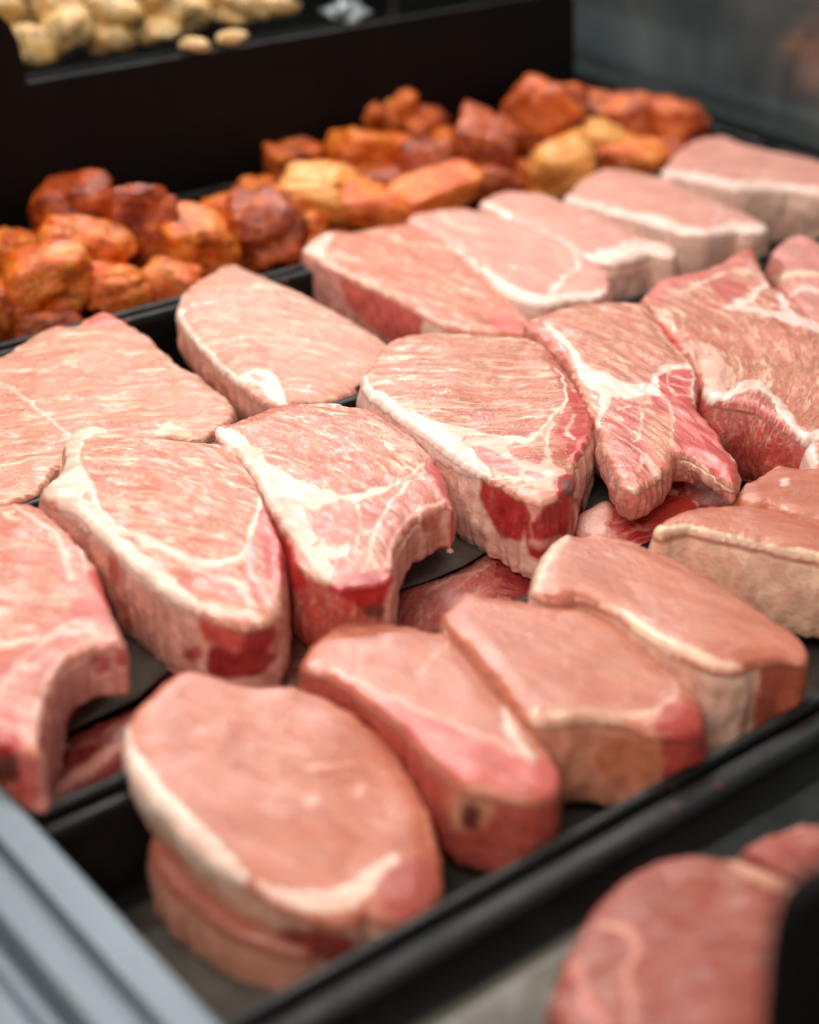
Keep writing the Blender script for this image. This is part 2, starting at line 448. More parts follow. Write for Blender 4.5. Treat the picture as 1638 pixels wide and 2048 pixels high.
    body = mesh_obj('meat', V, faces, MEAT, root, org, attrs={'pig': col, 'mrb': m_, 'wet': wt, 'grain': G})
    # ---------------- parts lying over the meat: rind fat and rib bone, each a closed skin
    me = body.data; nor = np.zeros(N * 3, np.float32); me.vertices.foreach_get('normal', nor); nor = nor.reshape(-1, 3)
    for pname, ids in ((fatname, fat), ('rib_bone', bone)):
        sel = [f for f in faces if len(f) < 6 and ids[f].mean() > .55]
        if len(sel) < 60: continue
        par = {}
        def find(a):
            while par.setdefault(a, a) != a: par[a] = par[par[a]]; a = par[a]
            return a
        for f in sel:
            r0 = find(f[0])
            for v in f[1:]: par[find(v)] = r0
        cnt = {}
        for f in sel: cnt[find(f[0])] = cnt.get(find(f[0]), 0) + 1
        best = max(cnt, key=cnt.get)
        if cnt[best] < 60: continue
        sel = [f for f in sel if find(f[0]) == best]
        vs = sorted({v for f in sel for v in f}); mp = {v: i for i, v in enumerate(vs)}
        ec = {}
        for f in sel:
            for k in range(len(f)):
                e = (f[k], f[(k + 1) % len(f)]); ec[e] = 1
        bd = [e for e in ec if (e[1], e[0]) not in ec]; bset = {v for e in bd for v in e}
        raise_ = np.array([.00005 if v in bset else .0009 for v in vs])
        A = V[vs] + nor[vs] * raise_[:, None]; B = V[vs] - nor[vs] * .0012
        m = len(vs); bl = sorted(bset); bi = {v: 2 * m + i for i, v in enumerate(bl)}; nb_ = len(bl)
        fs = [[mp[v] for v in f] for f in sel] + [[mp[v] + m for v in f][::-1] for f in sel] + [[bi[b_], bi[a_], bi[a_] + nb_, bi[b_] + nb_] for a_, b_ in bd]
        bm_ = [mp[v] for v in bl]
        cat2 = lambda x: np.concatenate([x[vs], x[vs], x[bl], x[bl]])
        mesh_obj(pname, np.vstack([A, B, A[bm_] - nor[bl] * .00002, B[bm_]]), fs, MEAT, root, org, attrs={'pig': cat2(col), 'mrb': cat2(m_), 'wet': cat2(wt), 'grain': cat2(G)})
    return root

# ------------------------------------------------------------------ trays and the counter
def rounded_rect(x0, x1, y0, y1, r, n=6):
    out = []
    for cx_, cy_, a0 in ((x1 - r, y1 - r, 0), (x0 + r, y1 - r, 90), (x0 + r, y0 + r, 180), (x1 - r, y0 + r, 270)):
        for k in range(n + 1):
            a = math.radians(a0 + 90 * k / n); out.append((cx_ + r * math.cos(a), cy_ + r * math.sin(a)))
    return out
def loops_mesh(loops, cap0=True, cap1=True):
    v = [p for l in loops for p in l]; n = len(loops[0]); f = []
    for k in range(len(loops) - 1):
        for i in range(n):
            j = (i + 1) % n; a = k * n
            f.append([a + i, a + j, a + n + j, a + n + i])
    if cap0: f.append(list(range(n))[::-1])
    if cap1: f.append([(len(loops) - 1) * n + i for i in range(n)])
    return v, f
def tray(label, x0, x1, y0, y1, zf, zr=.045, fl=0, group='black food trays side by side in the counter', liner=None):
    """outer rim spans x0..x1, y0..y1"""
    prof = [(.007, zf - .004), (.0045, zr - .006), (.001, zr - .006), (0, zr - .0045), (0, zr - .0015), (.0012, zr), (.0062, zr), (.0075, zr - .0015),
            (.0085, zr - .006), (.0105, zf + .006), (.0135, zf + .001), (.018, zf)]
    loops = []
    for o, z in prof:
        if o > .006: o += fl
        rr = max(.003, .016 - o * .6)
        loops.append([(x, y, z) for x, y in rounded_rect(x0 + o, x1 - o, y0 + o, y1 - o, rr)])
    v, f = loops_mesh(loops)
    org = ((x0 + x1) / 2, (y0 + y1) / 2, zf - .004)
    e = empty('food_tray', org, label, 'tray', group)
    n = len(loops[0])
    # rim and basin are separate parts: rim = loops 1..7
    def part(name, k0, k1, cap0, cap1):
        vv, ff = loops_mesh(loops[k0:k1 + 1], cap0, cap1); mesh_obj(name, vv, ff, TRAY, e, org)
    part('outer_wall', 0, 1, True, False); part('rim', 1, 8, False, False); part('basin', 8, 11, False, True)
    return e
tray('black tray of bone-in pork chops, third from the back', .170, 1.306, .549, .813, -.016)
tray('black tray of boneless chops just in front of the orange marinated chunks', .170, 1.306, .819, 1.018, -.004)
tray('black tray heaped with orange marinated pork chunks below the tall panel', .170, 1.306, 1.023, 1.229, -.002)
tray('black front tray of thick loin chops with its rim running to the lower right', .170, 1.306, .392, .543, -.008)
tray('black tray nearest the viewer holding the darker chops at lower right', .170, 1.306, .10, .389, .030, .0445, fl=.008)
tray('black tray of herb coated chunks behind the tall panel', .40, 1.246, 1.262, 1.55, .075, .150)

def sheet(name, label, pts, z, mat, th=.0006, nz=.0015, step=.006, cat='paper', group=None, wavef=18):
    q, _, _ = resample(np.array(pts), step)
    lo, hi = q.min(0), q.max(0); X, Y = np.meshgrid(np.arange(lo[0], hi[0], step), np.arange(lo[1], hi[1], step))
    p = np.stack([X.ravel(), Y.ravel()], 1); p = p[inside(p, q)]; d, _ = seg_dist(p, q, True); p = p[d > step * .5]
    rv, _, rf, ov, _, _ = delaunay_2d_cdt([Vector(a) for a in np.vstack([q, p])], [], [list(range(len(q)))], 1, 1e-7)
    V2 = np.array([[v.x, v.y] for v in rv]); m = len(V2)
    zz = z + nz * vnoise(np.column_stack([V2 * wavef, V2[:, 0] * 0 + 3.3]), 77)
    top = np.column_stack([V2, zz]); bot = np.column_stack([V2, zz - th]); F_ = []
    ec = {}
    for f in rf:
        a_ = V2[list(f)]; ar = sum(a_[k][0] * a_[(k + 1) % 3][1] - a_[(k + 1) % 3][0] * a_[k][1] for k in range(3))
        f = list(f) if ar > 0 else list(f)[::-1]; F_.append(f); F_.append([k + m for k in f][::-1])
        for k in range(3): ec[(f[k], f[(k + 1) % 3])] = 1
    for e in ec:
        if (e[1], e[0]) not in ec: F_.append([e[1], e[0], e[0] + m, e[1] + m])
    o = mesh_obj(name, np.vstack([top, bot]), F_, mat, None, (lo[0], lo[1], z))
    tag(o, label, cat, group); return o
def rect(x0, x1, y0, y1): return [(x0, y0), (x1, y0), (x1, y1), (x0, y1)]
sheet('liner_paper', 'dark paper lining the floor of the front chop tray', rect(.200, 1.28, .412, .524), -.0055, PAPER, nz=.0008)
sheet('liner_paper', 'grey paper lining the nearest tray beside the bottom right chop', rect(.302, .445, .125, .360), .0322, LINER, nz=.001)
# black interleaving sheets between the two layers of bone-in chops
def pxs(pts, z): return [tuple(P(x, y, z)[:2]) for x, y in pts]
sheet('interleaving_paper', 'black paper sheet under the front left bone-in chops, showing beside the curved rib', pxs([(-200, 1120), (60, 1020), (300, 1100), (420, 1250), (345, 1335), (270, 1400), (180, 1440), (108, 1478), (-60, 1540), (-200, 1560)], .026), .026, PAPER, nz=.0008)
sheet('interleaving_paper', 'black paper sheet under the middle bone-in chop, its corner pointing right', pxs([(640, 960), (760, 900), (900, 960), (1003, 1082), (930, 1128), (860, 1158), (786, 1180), (640, 1215), (590, 1200), (560, 1100)], .026), .026, PAPER, nz=.0008)
sheet('interleaving_paper', 'black paper sheet with a corner between the red boned chop and the forked chop', pxs([(1000, 900), (1180, 830), (1220, 920), (1262, 988), (1210, 1008), (1150, 1028), (1060, 1050), (1000, 1000)], .028), .028, PAPER, nz=.0008)

# tall divider panel behind the orange chunks, with the raised rounded shoulder at its left
Yp = 1.234
def panel_pts():
    def q(x, y):   # point of the picture on the plane y = Yp
        d = ray((x, y)); s = Yp / d[1]; p = CAM + d * s; return (p[0], p[2])
    tl = q(56, 166); tr = q(1150, -22); top = [q(-400, 8), q(-40, 20), q(0, 30), q(22, 52), q(38, 85), q(48, 130), tl]
    return top, tr
tp, tr = panel_pts()
prof = [(tp[0][0], .0)] + tp + [(tr[0], tr[1]), (1.243, .0)]
th = .006
v = [(x, Yp, z) for x, z in prof] + [(x, Yp + th, z) for x, z in prof]; n = len(prof)
f = [list(range(n))[::-1], [n + i for i in range(n)]] + [[i, (i + 1) % n, n + (i + 1) % n, n + i] for i in range(n)]
po = mesh_obj('divider_panel', v, f, PANEL, None, (.7, Yp, 0), smooth=False)
bv = po.modifiers.new('b', 'BEVEL'); bv.width = .0015; bv.segments = 2; bv.limit_method = 'ANGLE'
tag(po, 'tall plain black divider panel standing behind the orange marinated chunks', 'divider')

def box(name, x0, x1, y0, y1, z0, z1, mat, parent=None, bev=.001, org=None):
    bm = bmesh.new(); bmesh.ops.create_cube(bm, size=1)
    for w in bm.verts: w.co = ((x0 + x1) / 2 + w.co.x * (x1 - x0), (y0 + y1) / 2 + w.co.y * (y1 - y0), (z0 + z1) / 2 + w.co.z * (z1 - z0))
    if bev: bmesh.ops.bevel(bm, geom=bm.edges[:], offset=bev, segments=2, affect='EDGES')
    me = bpy.data.meshes.new(name); org = Vector(org or ((x0 + x1) / 2, (y0 + y1) / 2, z0))
    for w in bm.verts: w.co -= org
    bm.to_mesh(me); bm.free(); me.materials.append(mat); o = bpy.data.objects.new(name, me); link(o, parent)
    if parent is None: o.location = org
    return o
# aluminium rail along the left end of the counter (an extrusion with grooves)
rp = [(-.02, -.09), (-.02, .050), (.120, .050), (.126, .054), (.150, .054), (.154, .0505), (.158, .054), (.1600, .060), (.180, .060), (.184, .057), (.187, .053), (.192, .053), (.195, .058), (.198, .061),
      (.2110, .061), (.2130, .056), (.2165, .056), (.2185, .061), (.2345, .061), (.2365, .059), (.2372, .054), (.2372, .049), (.160, .048), (.160, -.09)]
y0, y1 = -.1, 1.7
v = [(x, y0, z) for x, z in rp] + [(x, y1, z) for x, z in rp]; n = len(rp)
f = [list(range(n)), [n + i for i in range(n)][::-1]] + [[i, n + i, n + (i + 1) % n, (i + 1) % n] for i in range(n)]
ro = mesh_obj('counter_rail', v, f, RAIL, None, (.1, .8, 0), smooth=False)
bv = ro.modifiers.new('b', 'BEVEL'); bv.width = .0008; bv.segments = 2; bv.limit_method = 'ANGLE'
tag(ro, 'pale grooved aluminium rail crossing the bottom left corner', 'rail')
# the case's right end: dark edge rail and polished steel side wall
DGREEN = simple('dark_edge_rail', (26, 34, 33), .5, spec=.3, var=(20, .2))
er = box('edge_rail', 1.309, 1.345, -.1, 2.3, -.09, .052, DGREEN, bev=.003); tag(er, 'dark green black edge rail behind the chops at upper right', 'rail')
sw = box('steel_side_wall', 1.36, 1.366, -.1, 2.6, -.09, .9, STEEL, bev=.001); tag(sw, 'blurred polished steel side wall with warm reflections at upper right', 'wall')
bw = box('steel_back_wall', -.3, 1.355, 2.0, 2.006, -.09, .75, STEEL, bev=.001); tag(bw, 'steel back wall of the case in the strip above the black panel', 'wall')
fl = box('counter_floor', -.4, 2.2, -.3, 2.5, -.13, -.10, simple('case_floor', (40, 42, 42), .5), bev=0); fl['kind'] = 'structure'; fl['label'] = 'dark floor of the display case'
# blurred upright black panel near the viewer, cropped by the right border
Yd = .20
def qd(x, y):
    d = ray((x, y)); s = Yd / d[1]; p = CAM + d * s; return (p[0], p[2])
pp = [qd(1552, 2200), qd(1556, 2040), qd(1562, 1950), qd(1572, 1870), qd(1590, 1812), qd(1620, 1772), qd(1670, 1745), qd(1800, 1700), qd(2300, 1560)]
pp = [(pp[0][0] - .001, .033)] + pp + [(pp[-1][0], .033)]
v = [(x, Yd, z) for x, z in pp] + [(x, Yd + .006, z) for x, z in pp]; n = len(pp)
f = [list(range(n))[::-1], [n + i for i in range(n)]] + [[i, (i + 1) % n, n + (i + 1) % n, n + i] for i in range(n)]
ds = mesh_obj('divider_panel', v, f, PANEL, None, (pp[0][0], Yd, .033), smooth=False)
tag(ds, 'out of focus black divider with a rounded shoulder, cropped at the bottom right corner', 'divider')

# ------------------------------------------------------------------ marinated chunks
def chunk_mesh(seed, pw=3.2, n=13, na=.18):
    bm = bmesh.new(); bmesh.ops.create_cube(bm, size=2); bmesh.ops.subdivide_edges(bm, edges=bm.edges[:], cuts=n, use_grid_fill=True)
    p = np.array([w.co[:] for w in bm.verts])
    r = (np.abs(p) ** pw).sum(1) ** (1 / pw); p = p / r[:, None]
    # shear / taper so no two are the same box
    rs = np.random.RandomState(seed); k = rs.uniform(-.22, .22, 6)
    p[:, 0] *= 1 + k[0] * p[:, 2]; p[:, 1] *= 1 + k[1] * p[:, 0]; p[:, 2] *= 1 + k[2] * p[:, 1]; p[:, 0] += k[3] * p[:, 2]; p[:, 1] += k[4] * p[:, 0]
    dirs = p / np.linalg.norm(p, axis=1)[:, None]
    d = na * fbm(p * 1.3 + seed * 3.1, seed, 3, .5) + .05 * fbm(p * 4 + seed, seed + 2, 3) * .9
    groove = np.exp(-((p @ rs.normal(size=3) * .9 + .2) / .12) ** 2) * .09
    groove = groove * 1.6 + np.exp(-((p @ rs.normal(size=3) * .9 - .25 + .2 * vnoise(p * 2 + seed, seed)) / .09) ** 2) * .13
    p = p + dirs * (d - groove)[:, None]
    for w, c in zip(bm.verts, p): w.co = c
    me = bpy.data.meshes.new('marinated_chunk'); bm.to_mesh(me); bm.free()
    me.polygons.foreach_set('use_smooth', [True] * len(me.polygons))
    return me
CH = [ # px x, px y, width px, height px, z, material, power, label
 (140, 425, 150, 128, .058, 'd', 3.0, 'dark red rounded chunk at the top of the left heap'),
 (286, 455, 130, 150, .054, 'd', 4.5, 'dark squarish chunk with an orange right edge in the left heap'),
 (170, 500, 160, 105, .052, 'o', 2.8, 'orange ring-like chunk with a red centre under the dark rounded one'),
 (88, 562, 165, 125, .048, 'o', 3.4, 'big pale orange chunk low in the left heap'),
 (28, 500, 85, 70, .045, 'o', 3.2, 'orange chunk cropped by the left border'),
 (238, 585, 120, 95, .034, 'o', 3.0, 'orange red chunk in front of the dark squarish one'),
 (345, 568, 125, 75, .030, 'o', 4.0, 'log shaped orange chunk by the tray rim at left'),
 (95, 648, 140, 60, .022, 'd', 3.0, 'flat dark red chunk lowest at the left, against the rim'),
 (8, 630, 60, 120, .030, 'b', 3.0, 'brown orange chunk cropped by the left border near the rim'),
 (395, 492, 150, 130, .040, 'o', 3.0, 'wide knobbly orange chunk in the dip of the heap'),
 (508, 392, 80, 70, .045, 'o', 2.8, 'small round orange chunk right of the empty panel stretch'),
 (450, 440, 100, 85, .042, 'o', 3.2, 'ridged orange chunk left of the dark glossy one'),
 (535, 462, 135, 135, .046, 'd', 2.8, 'dark glossy red chunk standing near the rim, left of centre'),
 (583, 328, 95, 80, .052, 'b', 4.5, 'brown diamond shaped chunk below the panel'),
 (628, 386, 145, 88, .052, 'p', 3.2, 'pale yellow fatty chunk in the middle of the heap'),
 (610, 458, 80, 60, .030, 'o', 3.0, 'small orange chunk under the pale yellow one'),
 (748, 416, 135, 72, .042, 'o', 3.0, 'wide orange chunk touching the boneless chops'),
 (736, 310, 150, 85, .058, 'o', 4.5, 'wedge shaped bright orange chunk below the two knobs'),
 (745, 368, 90, 55, .045, 'd', 3.0, 'reddish chunk wedged under the bright orange wedge'),
 (728, 230, 78, 76, .074, 'b', 2.5, 'round brown knob at the top of the middle heap'),
 (786, 220, 82, 78, .076, 'o', 2.5, 'lighter orange knob at the top of the middle heap'),
 (850, 255, 85, 66, .060, 'b', 2.8, 'reddish brown chunk right of the top knobs'),
 (848, 335, 112, 90, .052, 'd', 3.0, 'dark red chunk above the flat split one'),
 (870, 388, 150, 66, .045, 'o', 4.0, 'flat orange chunk with a slit, near the boneless chops'),
 (893, 292, 70, 66, .050, 'o', 3.0, 'small orange chunk left of the big dark square one'),
 (968, 300, 118, 112, .056, 'd', 4.5, 'large dark red square chunk in the middle right'),
 (995, 372, 105, 66, .032, 'b', 3.0, 'orange brown chunk beneath the large dark square one'),
 (1084, 242, 130, 138, .062, 'b', 4.0, 'biggest brown orange chunk standing at the right'),
 (1168, 212, 100, 60, .066, 'o', 3.0, 'orange chunk behind the biggest brown one'),
 (1242, 240, 120, 78, .058, 'b', 4.0, 'boxy orange brown chunk at the right end of the heap'),
 (1190, 286, 115, 70, .050, 'p', 3.0, 'pale orange chunk in front of the boxy one'),
 (1122, 335, 110, 105, .045, 'p', 3.0, 'pale yellow rounded chunk behind the boneless chops'),
 (1262, 312, 120, 62, .042, 'o', 3.4, 'flat orange chunk right of the pale rounded one'),
 (1356, 258, 105, 100, .050, 'b', 3.6, 'brown orange chunk farthest right, beside the edge rail'),
 (565, 505, 110, 50, .018, 'o', 3.0, 'half hidden orange chunk by the rim behind the flat boneless chop'),
 (480, 530, 110, 50, .018, 'b', 3.0, 'half hidden brown chunk by the rim below the dark glossy one'),
 (1055, 355, 70, 50, .030, 'o', 3.0, 'small orange chunk between the dark square and pale rounded ones'),
 (680, 445, 80, 50, .026, 'd', 3.0, 'small dark chunk under the wide orange one'),
 (790, 268, 90, 60, .050, 'o', 3.0, 'orange chunk supporting the two top knobs'),
 (1320, 320, 80, 60, .030, 'd', 3.0, 'dark chunk low behind the far right boneless chop'),
 (300, 520, 90, 70, .026, 'd', 3.0, 'dark chunk low under the dark squarish one'),
 (1150, 262, 90, 70, .040, 'd', 3.0, 'dark chunk low between the biggest and the boxy ones'),
]
for i, (x, y, w, h_, z, kind, pw, lab) in enumerate(CH):
    c = P(x, y, z); dep = -((np.array(c) - CAM) @ R)[2]; sx = w / F * dep * .5; sz = h_ / F * dep * .5
    o = bpy.data.objects.new('marinated_chunk', chunk_mesh(100 + i, pw + .6)); o.data.materials.append(SP[kind]); link(o)
    rs = np.random.RandomState(300 + i)
    view = math.atan2(c[1], c[0])
    # width lies across the sight line, the other axes fill out a chunk
    o.scale = (sx * 1.12, (sx + sz) * .52, sz * 1.12)
    o.rotation_euler = (rs.uniform(-.25, .25), rs.uniform(-.3, .3), view - math.pi / 2 + rs.uniform(-.5, .5))
    o.location = c
    tag(o, lab, 'meat chunk', 'orange marinated pork chunks')

# herb coated chunks behind the panel
HB = [(20, 20, 150, 130, .165, 'pale herb chunk cropped by the left top corner'), (130, 25, 120, 90, .168, 'browned herb chunk second from the left top corner'),
      (215, 35, 130, 100, .165, 'pale speckled chunk in the middle of the herb heap'), (120, 80, 130, 80, .150, 'tan chunk low in front of the herb heap'),
      (340, 20, 140, 90, .160, 'golden chunk right of the pale speckled one'), (470, 12, 130, 70, .158, 'golden brown chunk near the right end of the herb heap'),
      (545, 22, 90, 40, .150, 'small speckled chunk ending the herb heap at right'), (440, 40, 110, 40, .145, 'flat pale chunk by the rear tray rim'),
      (60, 100, 90, 70, .145, 'grey speckled chunk beside the raised panel shoulder'), (310, 75, 100, 44, .143, 'small orange tinged piece near the rear rim'),
      (220, 85, 90, 60, .145, 'cream chunk low beside the tan one'), (390, 88, 62, 26, .166, 'loose crumb lying on the rear rim, left one'), (462, 74, 60, 22, .166, 'loose crumb lying on the rear rim, right one'),
      (270, -30, 180, 100, .185, 'large herb chunk cropped by the top border'), (130, -40, 150, 90, .19, 'herb chunk above the browned one at the top border')]
for i, (x, y, w, h_, z, lab) in enumerate(HB):
    if 'crumb' not in lab: y -= 12
    c = P(x, y, z)
    if c[1] < 1.275 and 'crumb' not in lab:    # keep the heap behind the panel
        yy = 1.29 + .01 * (i % 3); d = ray((x, y)); c = CAM + d * (yy / d[1])
    if 'crumb' in lab:
        d = ray((x, y)); c = CAM + d * ((Yp + .004) / d[1])
    dep = -((np.array(c) - CAM) @ R)[2]; sx = w / F * dep * .5; sz = h_ / F * dep * .5
    o = bpy.data.objects.new('herb_chunk', chunk_mesh(500 + i, 2.3, 9, .2)); o.data.name = 'herb_chunk'; o.data.materials.append(HERB); link(o)
    rs = np.random.RandomState(700 + i); o.scale = (sx * (1.1 if 'crumb' not in lab else 1), (sx + sz) * .5, sz * (1.1 if 'crumb' not in lab else 1)); o.rotation_euler = (rs.uniform(-.3, .3), rs.uniform(-.3, .3), rs.uniform(-1.5, -.2)); o.location = c
    tag(o, lab, 'meat chunk', 'herb coated chunks behind the panel')

# added pale lump standing in for a highlight on the steel behind the panel
d = ray((690, 22)); c = CAM + d * (1.33 / d[1])
HIGHLIGHT = simple('highlight_lump', (120, 128, 134), .15, spec=.8)
o = bpy.data.objects.new('highlight_lump', chunk_mesh(900, 2., 14, .5)); o.data.name = 'highlight_lump'; o.data.materials.append(HIGHLIGHT); link(o)
o.location = c; o.scale = (.022, .02, .008); tag(o, 'small pale lump standing in for a highlight just above the black panel', 'highlight')

# ------------------------------------------------------------------ chops
top, sid = 'top', 'side'
GB = 'bone-in pork chops in the middle tray'; GR = 'boneless chops in the rear tray'; GF = 'thick loin chops in the front tray'
def ln(pts, w, c=None, **k): return ('line', pts, FAT if c is None else c, dict(w=w, **k))
def pg(pts, c, **k): return ('poly', pts, c, dict(**k))
def ed(pts, w, c=None, **k): return ('edge', pts, FAT if c is None else c, dict(w=w, on=k.pop('on', 'top'), **k))

# ---- rear row
slab('pork_chop', 'far right boneless chop with a long straight fat edge, beside the edge rail', [(1328, 348), (1338, 318), (1365, 290), (1400, 274), (1450, 270), (1495, 288), (1560, 300), (1640, 318), (1740, 345), (1800, 380), (1760, 400), (1700, 392), (1638, 384), (1560, 374), (1480, 374), (1420, 362), (1370, 352)],
     .052, t=.05, step=.0026, base=PINKR, side=MEM, mrb=.3, grain=((1400, 340), (1600, 345)), paint=[ed([(1328, 348), (1370, 352), (1420, 362), (1480, 374), (1560, 374), (1638, 384), (1760, 400)], 11, on='all', id='fat')], seed=1, group=GR)
slab('pork_chop', 'boneless chop with a pale fat edge, second from the far right of the rear row', [(1132, 398), (1145, 372), (1170, 350), (1205, 335), (1245, 334), (1290, 344), (1340, 358), (1400, 385), (1460, 410), (1520, 436), (1532, 455), (1500, 462), (1470, 456), (1420, 466), (1370, 462), (1300, 442), (1240, 427), (1180, 408)],
     .053, t=.05, step=.0024, base=PINKR, side=MEM, mrb=.3, grain=((1200, 400), (1420, 420)), paint=[ed([(1132, 398), (1180, 408), (1240, 427), (1300, 442), (1370, 462), (1420, 466), (1470, 456), (1530, 458)], [7, 8, 10, 12, 12, 9, 12, 14], on='all', id='fat'), ln([(1420, 395), (1440, 420), (1430, 445)], 9, lin((232, 190, 180)))], seed=2, group=GR)
slab('pork_chop', 'boneless chop with a bright square fat corner, between its two lighter neighbours', [(962, 408), (975, 392), (1000, 380), (1040, 378), (1080, 384), (1110, 394), (1180, 418), (1240, 447), (1290, 472), (1335, 486), (1350, 496), (1345, 512), (1300, 506), (1250, 522), (1200, 520), (1140, 500), (1080, 470), (1020, 440)],
     .055, t=.05, step=.002, base=PINKR, side=MEM, mrb=.3, grain=((1000, 420), (1220, 470)), paint=[pg([(1200, 500), (1240, 500), (1290, 482), (1350, 484), (1352, 508), (1300, 508), (1250, 526), (1200, 522)], FAT, id='fat', on=top), ed([(1345, 512), (1300, 506), (1250, 522), (1200, 520), (1140, 500), (1080, 470)], 9, on='all', id='fat'), ln([(970, 408), (1000, 420), (1020, 432)], 10), ln([(1290, 470), (1250, 490), (1215, 505)], 6)], seed=3, group=GR)
slab('pork_chop', 'boneless chop with an arched fat seam and thick fat front edge in mid rear row', [(815, 440), (825, 424), (850, 420), (880, 415), (920, 412), (960, 418), (1010, 434), (1070, 455), (1130, 482), (1180, 512), (1215, 540), (1220, 562), (1205, 588), (1160, 594), (1120, 600), (1085, 606), (1050, 600), (1010, 580), (970, 548), (930, 515), (895, 488), (850, 458)],
     .058, t=.046, step=.0018, base=PINKR, side=FATP, mrb=.45, grain=((900, 440), (1100, 500)), paint=[ed([(895, 488), (930, 515), (970, 548), (1010, 580), (1050, 600), (1085, 606), (1120, 600), (1160, 594), (1205, 588)], [3, 6, 10, 15, 18, 16, 12, 10, 8], on='all', id='fat'), ln([(1080, 455), (1120, 475), (1145, 500), (1155, 540), (1120, 560), (1100, 590)], [4, 6, 9, 12, 10, 16]), ln([(880, 430), (910, 452), (960, 460)], 7, lin((238, 206, 190))), pg([(1130, 555), (1170, 540), (1205, 552), (1195, 578), (1150, 582)], PINKR, m=.6)], seed=4, group=GR)
slab('pork_chop', 'pointed boneless chop with a red side face beside the tray rim', [(606, 497), (618, 480), (640, 466), (665, 457), (700, 460), (760, 450), (815, 446), (860, 462), (900, 488), (940, 522), (975, 558), (1010, 590), (1045, 618), (1075, 650), (1060, 665), (1000, 664), (940, 660), (890, 648), (860, 632), (815, 606), (770, 582), (720, 560), (680, 540), (640, 520)],
     .056, t=.045, step=.0016, base=PINK * 1.03, side=lin((216, 150, 140)), sidemrb=.4, mrb=.8, grain=((640, 480), (860, 560)), paint=[pg([(606, 497), (615, 480), (650, 462), (662, 478), (650, 500), (640, 520)], lin((244, 214, 200)), on=top),
      pg([(690, 545), (760, 580), (815, 606), (862, 634), (860, 665), (800, 690), (740, 650), (690, 600)], ROSE, on=sid, wet=.5), pg([(862, 620), (920, 640), (1000, 655), (1060, 660), (1060, 700), (860, 690)], lin((240, 205, 190)), on=sid, id='fat'), ln([(640, 520), (720, 558), (800, 600), (860, 632), (940, 658)], 6, lin((240, 200, 185))), pg([(965, 640), (1010, 630), (1060, 650), (1010, 664)], ROSE)], seed=5, group=GR)
slab('pork_chop', 'flat oval boneless chop with a curled white fat flap at its front', [(425, 540), (450, 526), (475, 526), (500, 538), (545, 556), (600, 580), (660, 612), (720, 645), (765, 675), (790, 700), (785, 730), (740, 752), (700, 782), (650, 800), (600, 806), (560, 812), (525, 800), (485, 768), (450, 742), (415, 705), (382, 668), (362, 640), (357, 615), (366, 585), (388, 562)],
     .052, gy=.06, t=.032, step=.0014, base=lin((208, 136, 118)), side=lin((222, 168, 152)), mrb=.95, grain=((400, 620), (640, 600)), bend=.6, paint=[ed([(388, 562), (366, 585), (357, 615), (362, 640), (382, 668), (415, 705), (450, 742), (485, 768)], [3, 8, 10, 9, 8, 7, 8, 9], lin((244, 214, 200)), on='all', id='fat'),
      pg([(476, 756), (500, 745), (530, 741), (550, 750), (566, 780), (574, 810), (550, 804), (524, 776), (500, 768)], lin((246, 220, 206)), wet=.5), pg([(500, 752), (520, 750), (530, 760), (512, 764)], lin((226, 160, 150)))], seed=6, group=GR, lean=(.004, 0))
slab('pork_chop', 'largest flat boneless chop, reaching the left border, with a thin diagonal seam', [(-120, 770), (-60, 735), (0, 708), (55, 675), (105, 648), (150, 648), (170, 632), (205, 619), (235, 628), (262, 648), (300, 668), (325, 695), (365, 728), (400, 748), (430, 772), (455, 792), (465, 815), (460, 838), (440, 850), (405, 870), (380, 872), (330, 868), (300, 880), (220, 900), (140, 925), (112, 930), (95, 955), (60, 985), (0, 1004), (-80, 1020), (-160, 1000)],
     .050, t=.04, step=.0014, base=lin((206, 132, 112)), side=lin((222, 150, 130)), mrb=1., grain=((60, 800), (330, 770)), bend=.1, paint=[ln([(-20, 755), (30, 782), (80, 820), (120, 855), (142, 874)], 5, lin((246, 216, 200))), pg([(160, 645), (180, 628), (205, 618), (238, 630), (255, 648), (215, 652)], ROSE * 1.05, soft=14, m=.2), ln([(142, 872), (132, 905), (118, 925)], 5, lin((200, 110, 90))),
      pg([(310, 872), (335, 842), (350, 852), (385, 868), (360, 880)], lin((236, 190, 160)))], seed=7, group=GR, jag=1.4)

# ---- lower layer of bone-in chops, seen through the gaps
GL = 'lower layer of chops seen through the gaps'
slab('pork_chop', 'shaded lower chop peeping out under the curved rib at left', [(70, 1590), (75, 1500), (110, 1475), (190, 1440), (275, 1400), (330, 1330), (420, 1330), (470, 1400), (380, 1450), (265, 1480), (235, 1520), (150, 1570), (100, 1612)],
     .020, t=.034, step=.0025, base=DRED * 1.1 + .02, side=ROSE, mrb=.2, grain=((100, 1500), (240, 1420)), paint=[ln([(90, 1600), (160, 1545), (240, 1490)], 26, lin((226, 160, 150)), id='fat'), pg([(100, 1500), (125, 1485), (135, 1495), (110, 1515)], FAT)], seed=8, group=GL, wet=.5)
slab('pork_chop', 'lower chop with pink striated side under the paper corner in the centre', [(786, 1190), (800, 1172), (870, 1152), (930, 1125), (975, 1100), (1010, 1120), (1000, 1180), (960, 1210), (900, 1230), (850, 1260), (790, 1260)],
     .022, t=.036, step=.002, base=lin((196, 96, 92)), side=ROSE, mrb=.4, grain=((800, 1250), (850, 1170)), paint=[pg([(850, 1150), (975, 1095), (985, 1135), (900, 1165), (860, 1200)], lin((178, 104, 96)), m=.5), ln([(860, 1152), (930, 1124), (978, 1098)], 6, lin((180, 50, 46))), ln([(840, 1230), (860, 1180), (930, 1150), (980, 1130)], 5, lin((226, 160, 150)))], seed=9, group=GL, wet=.6)
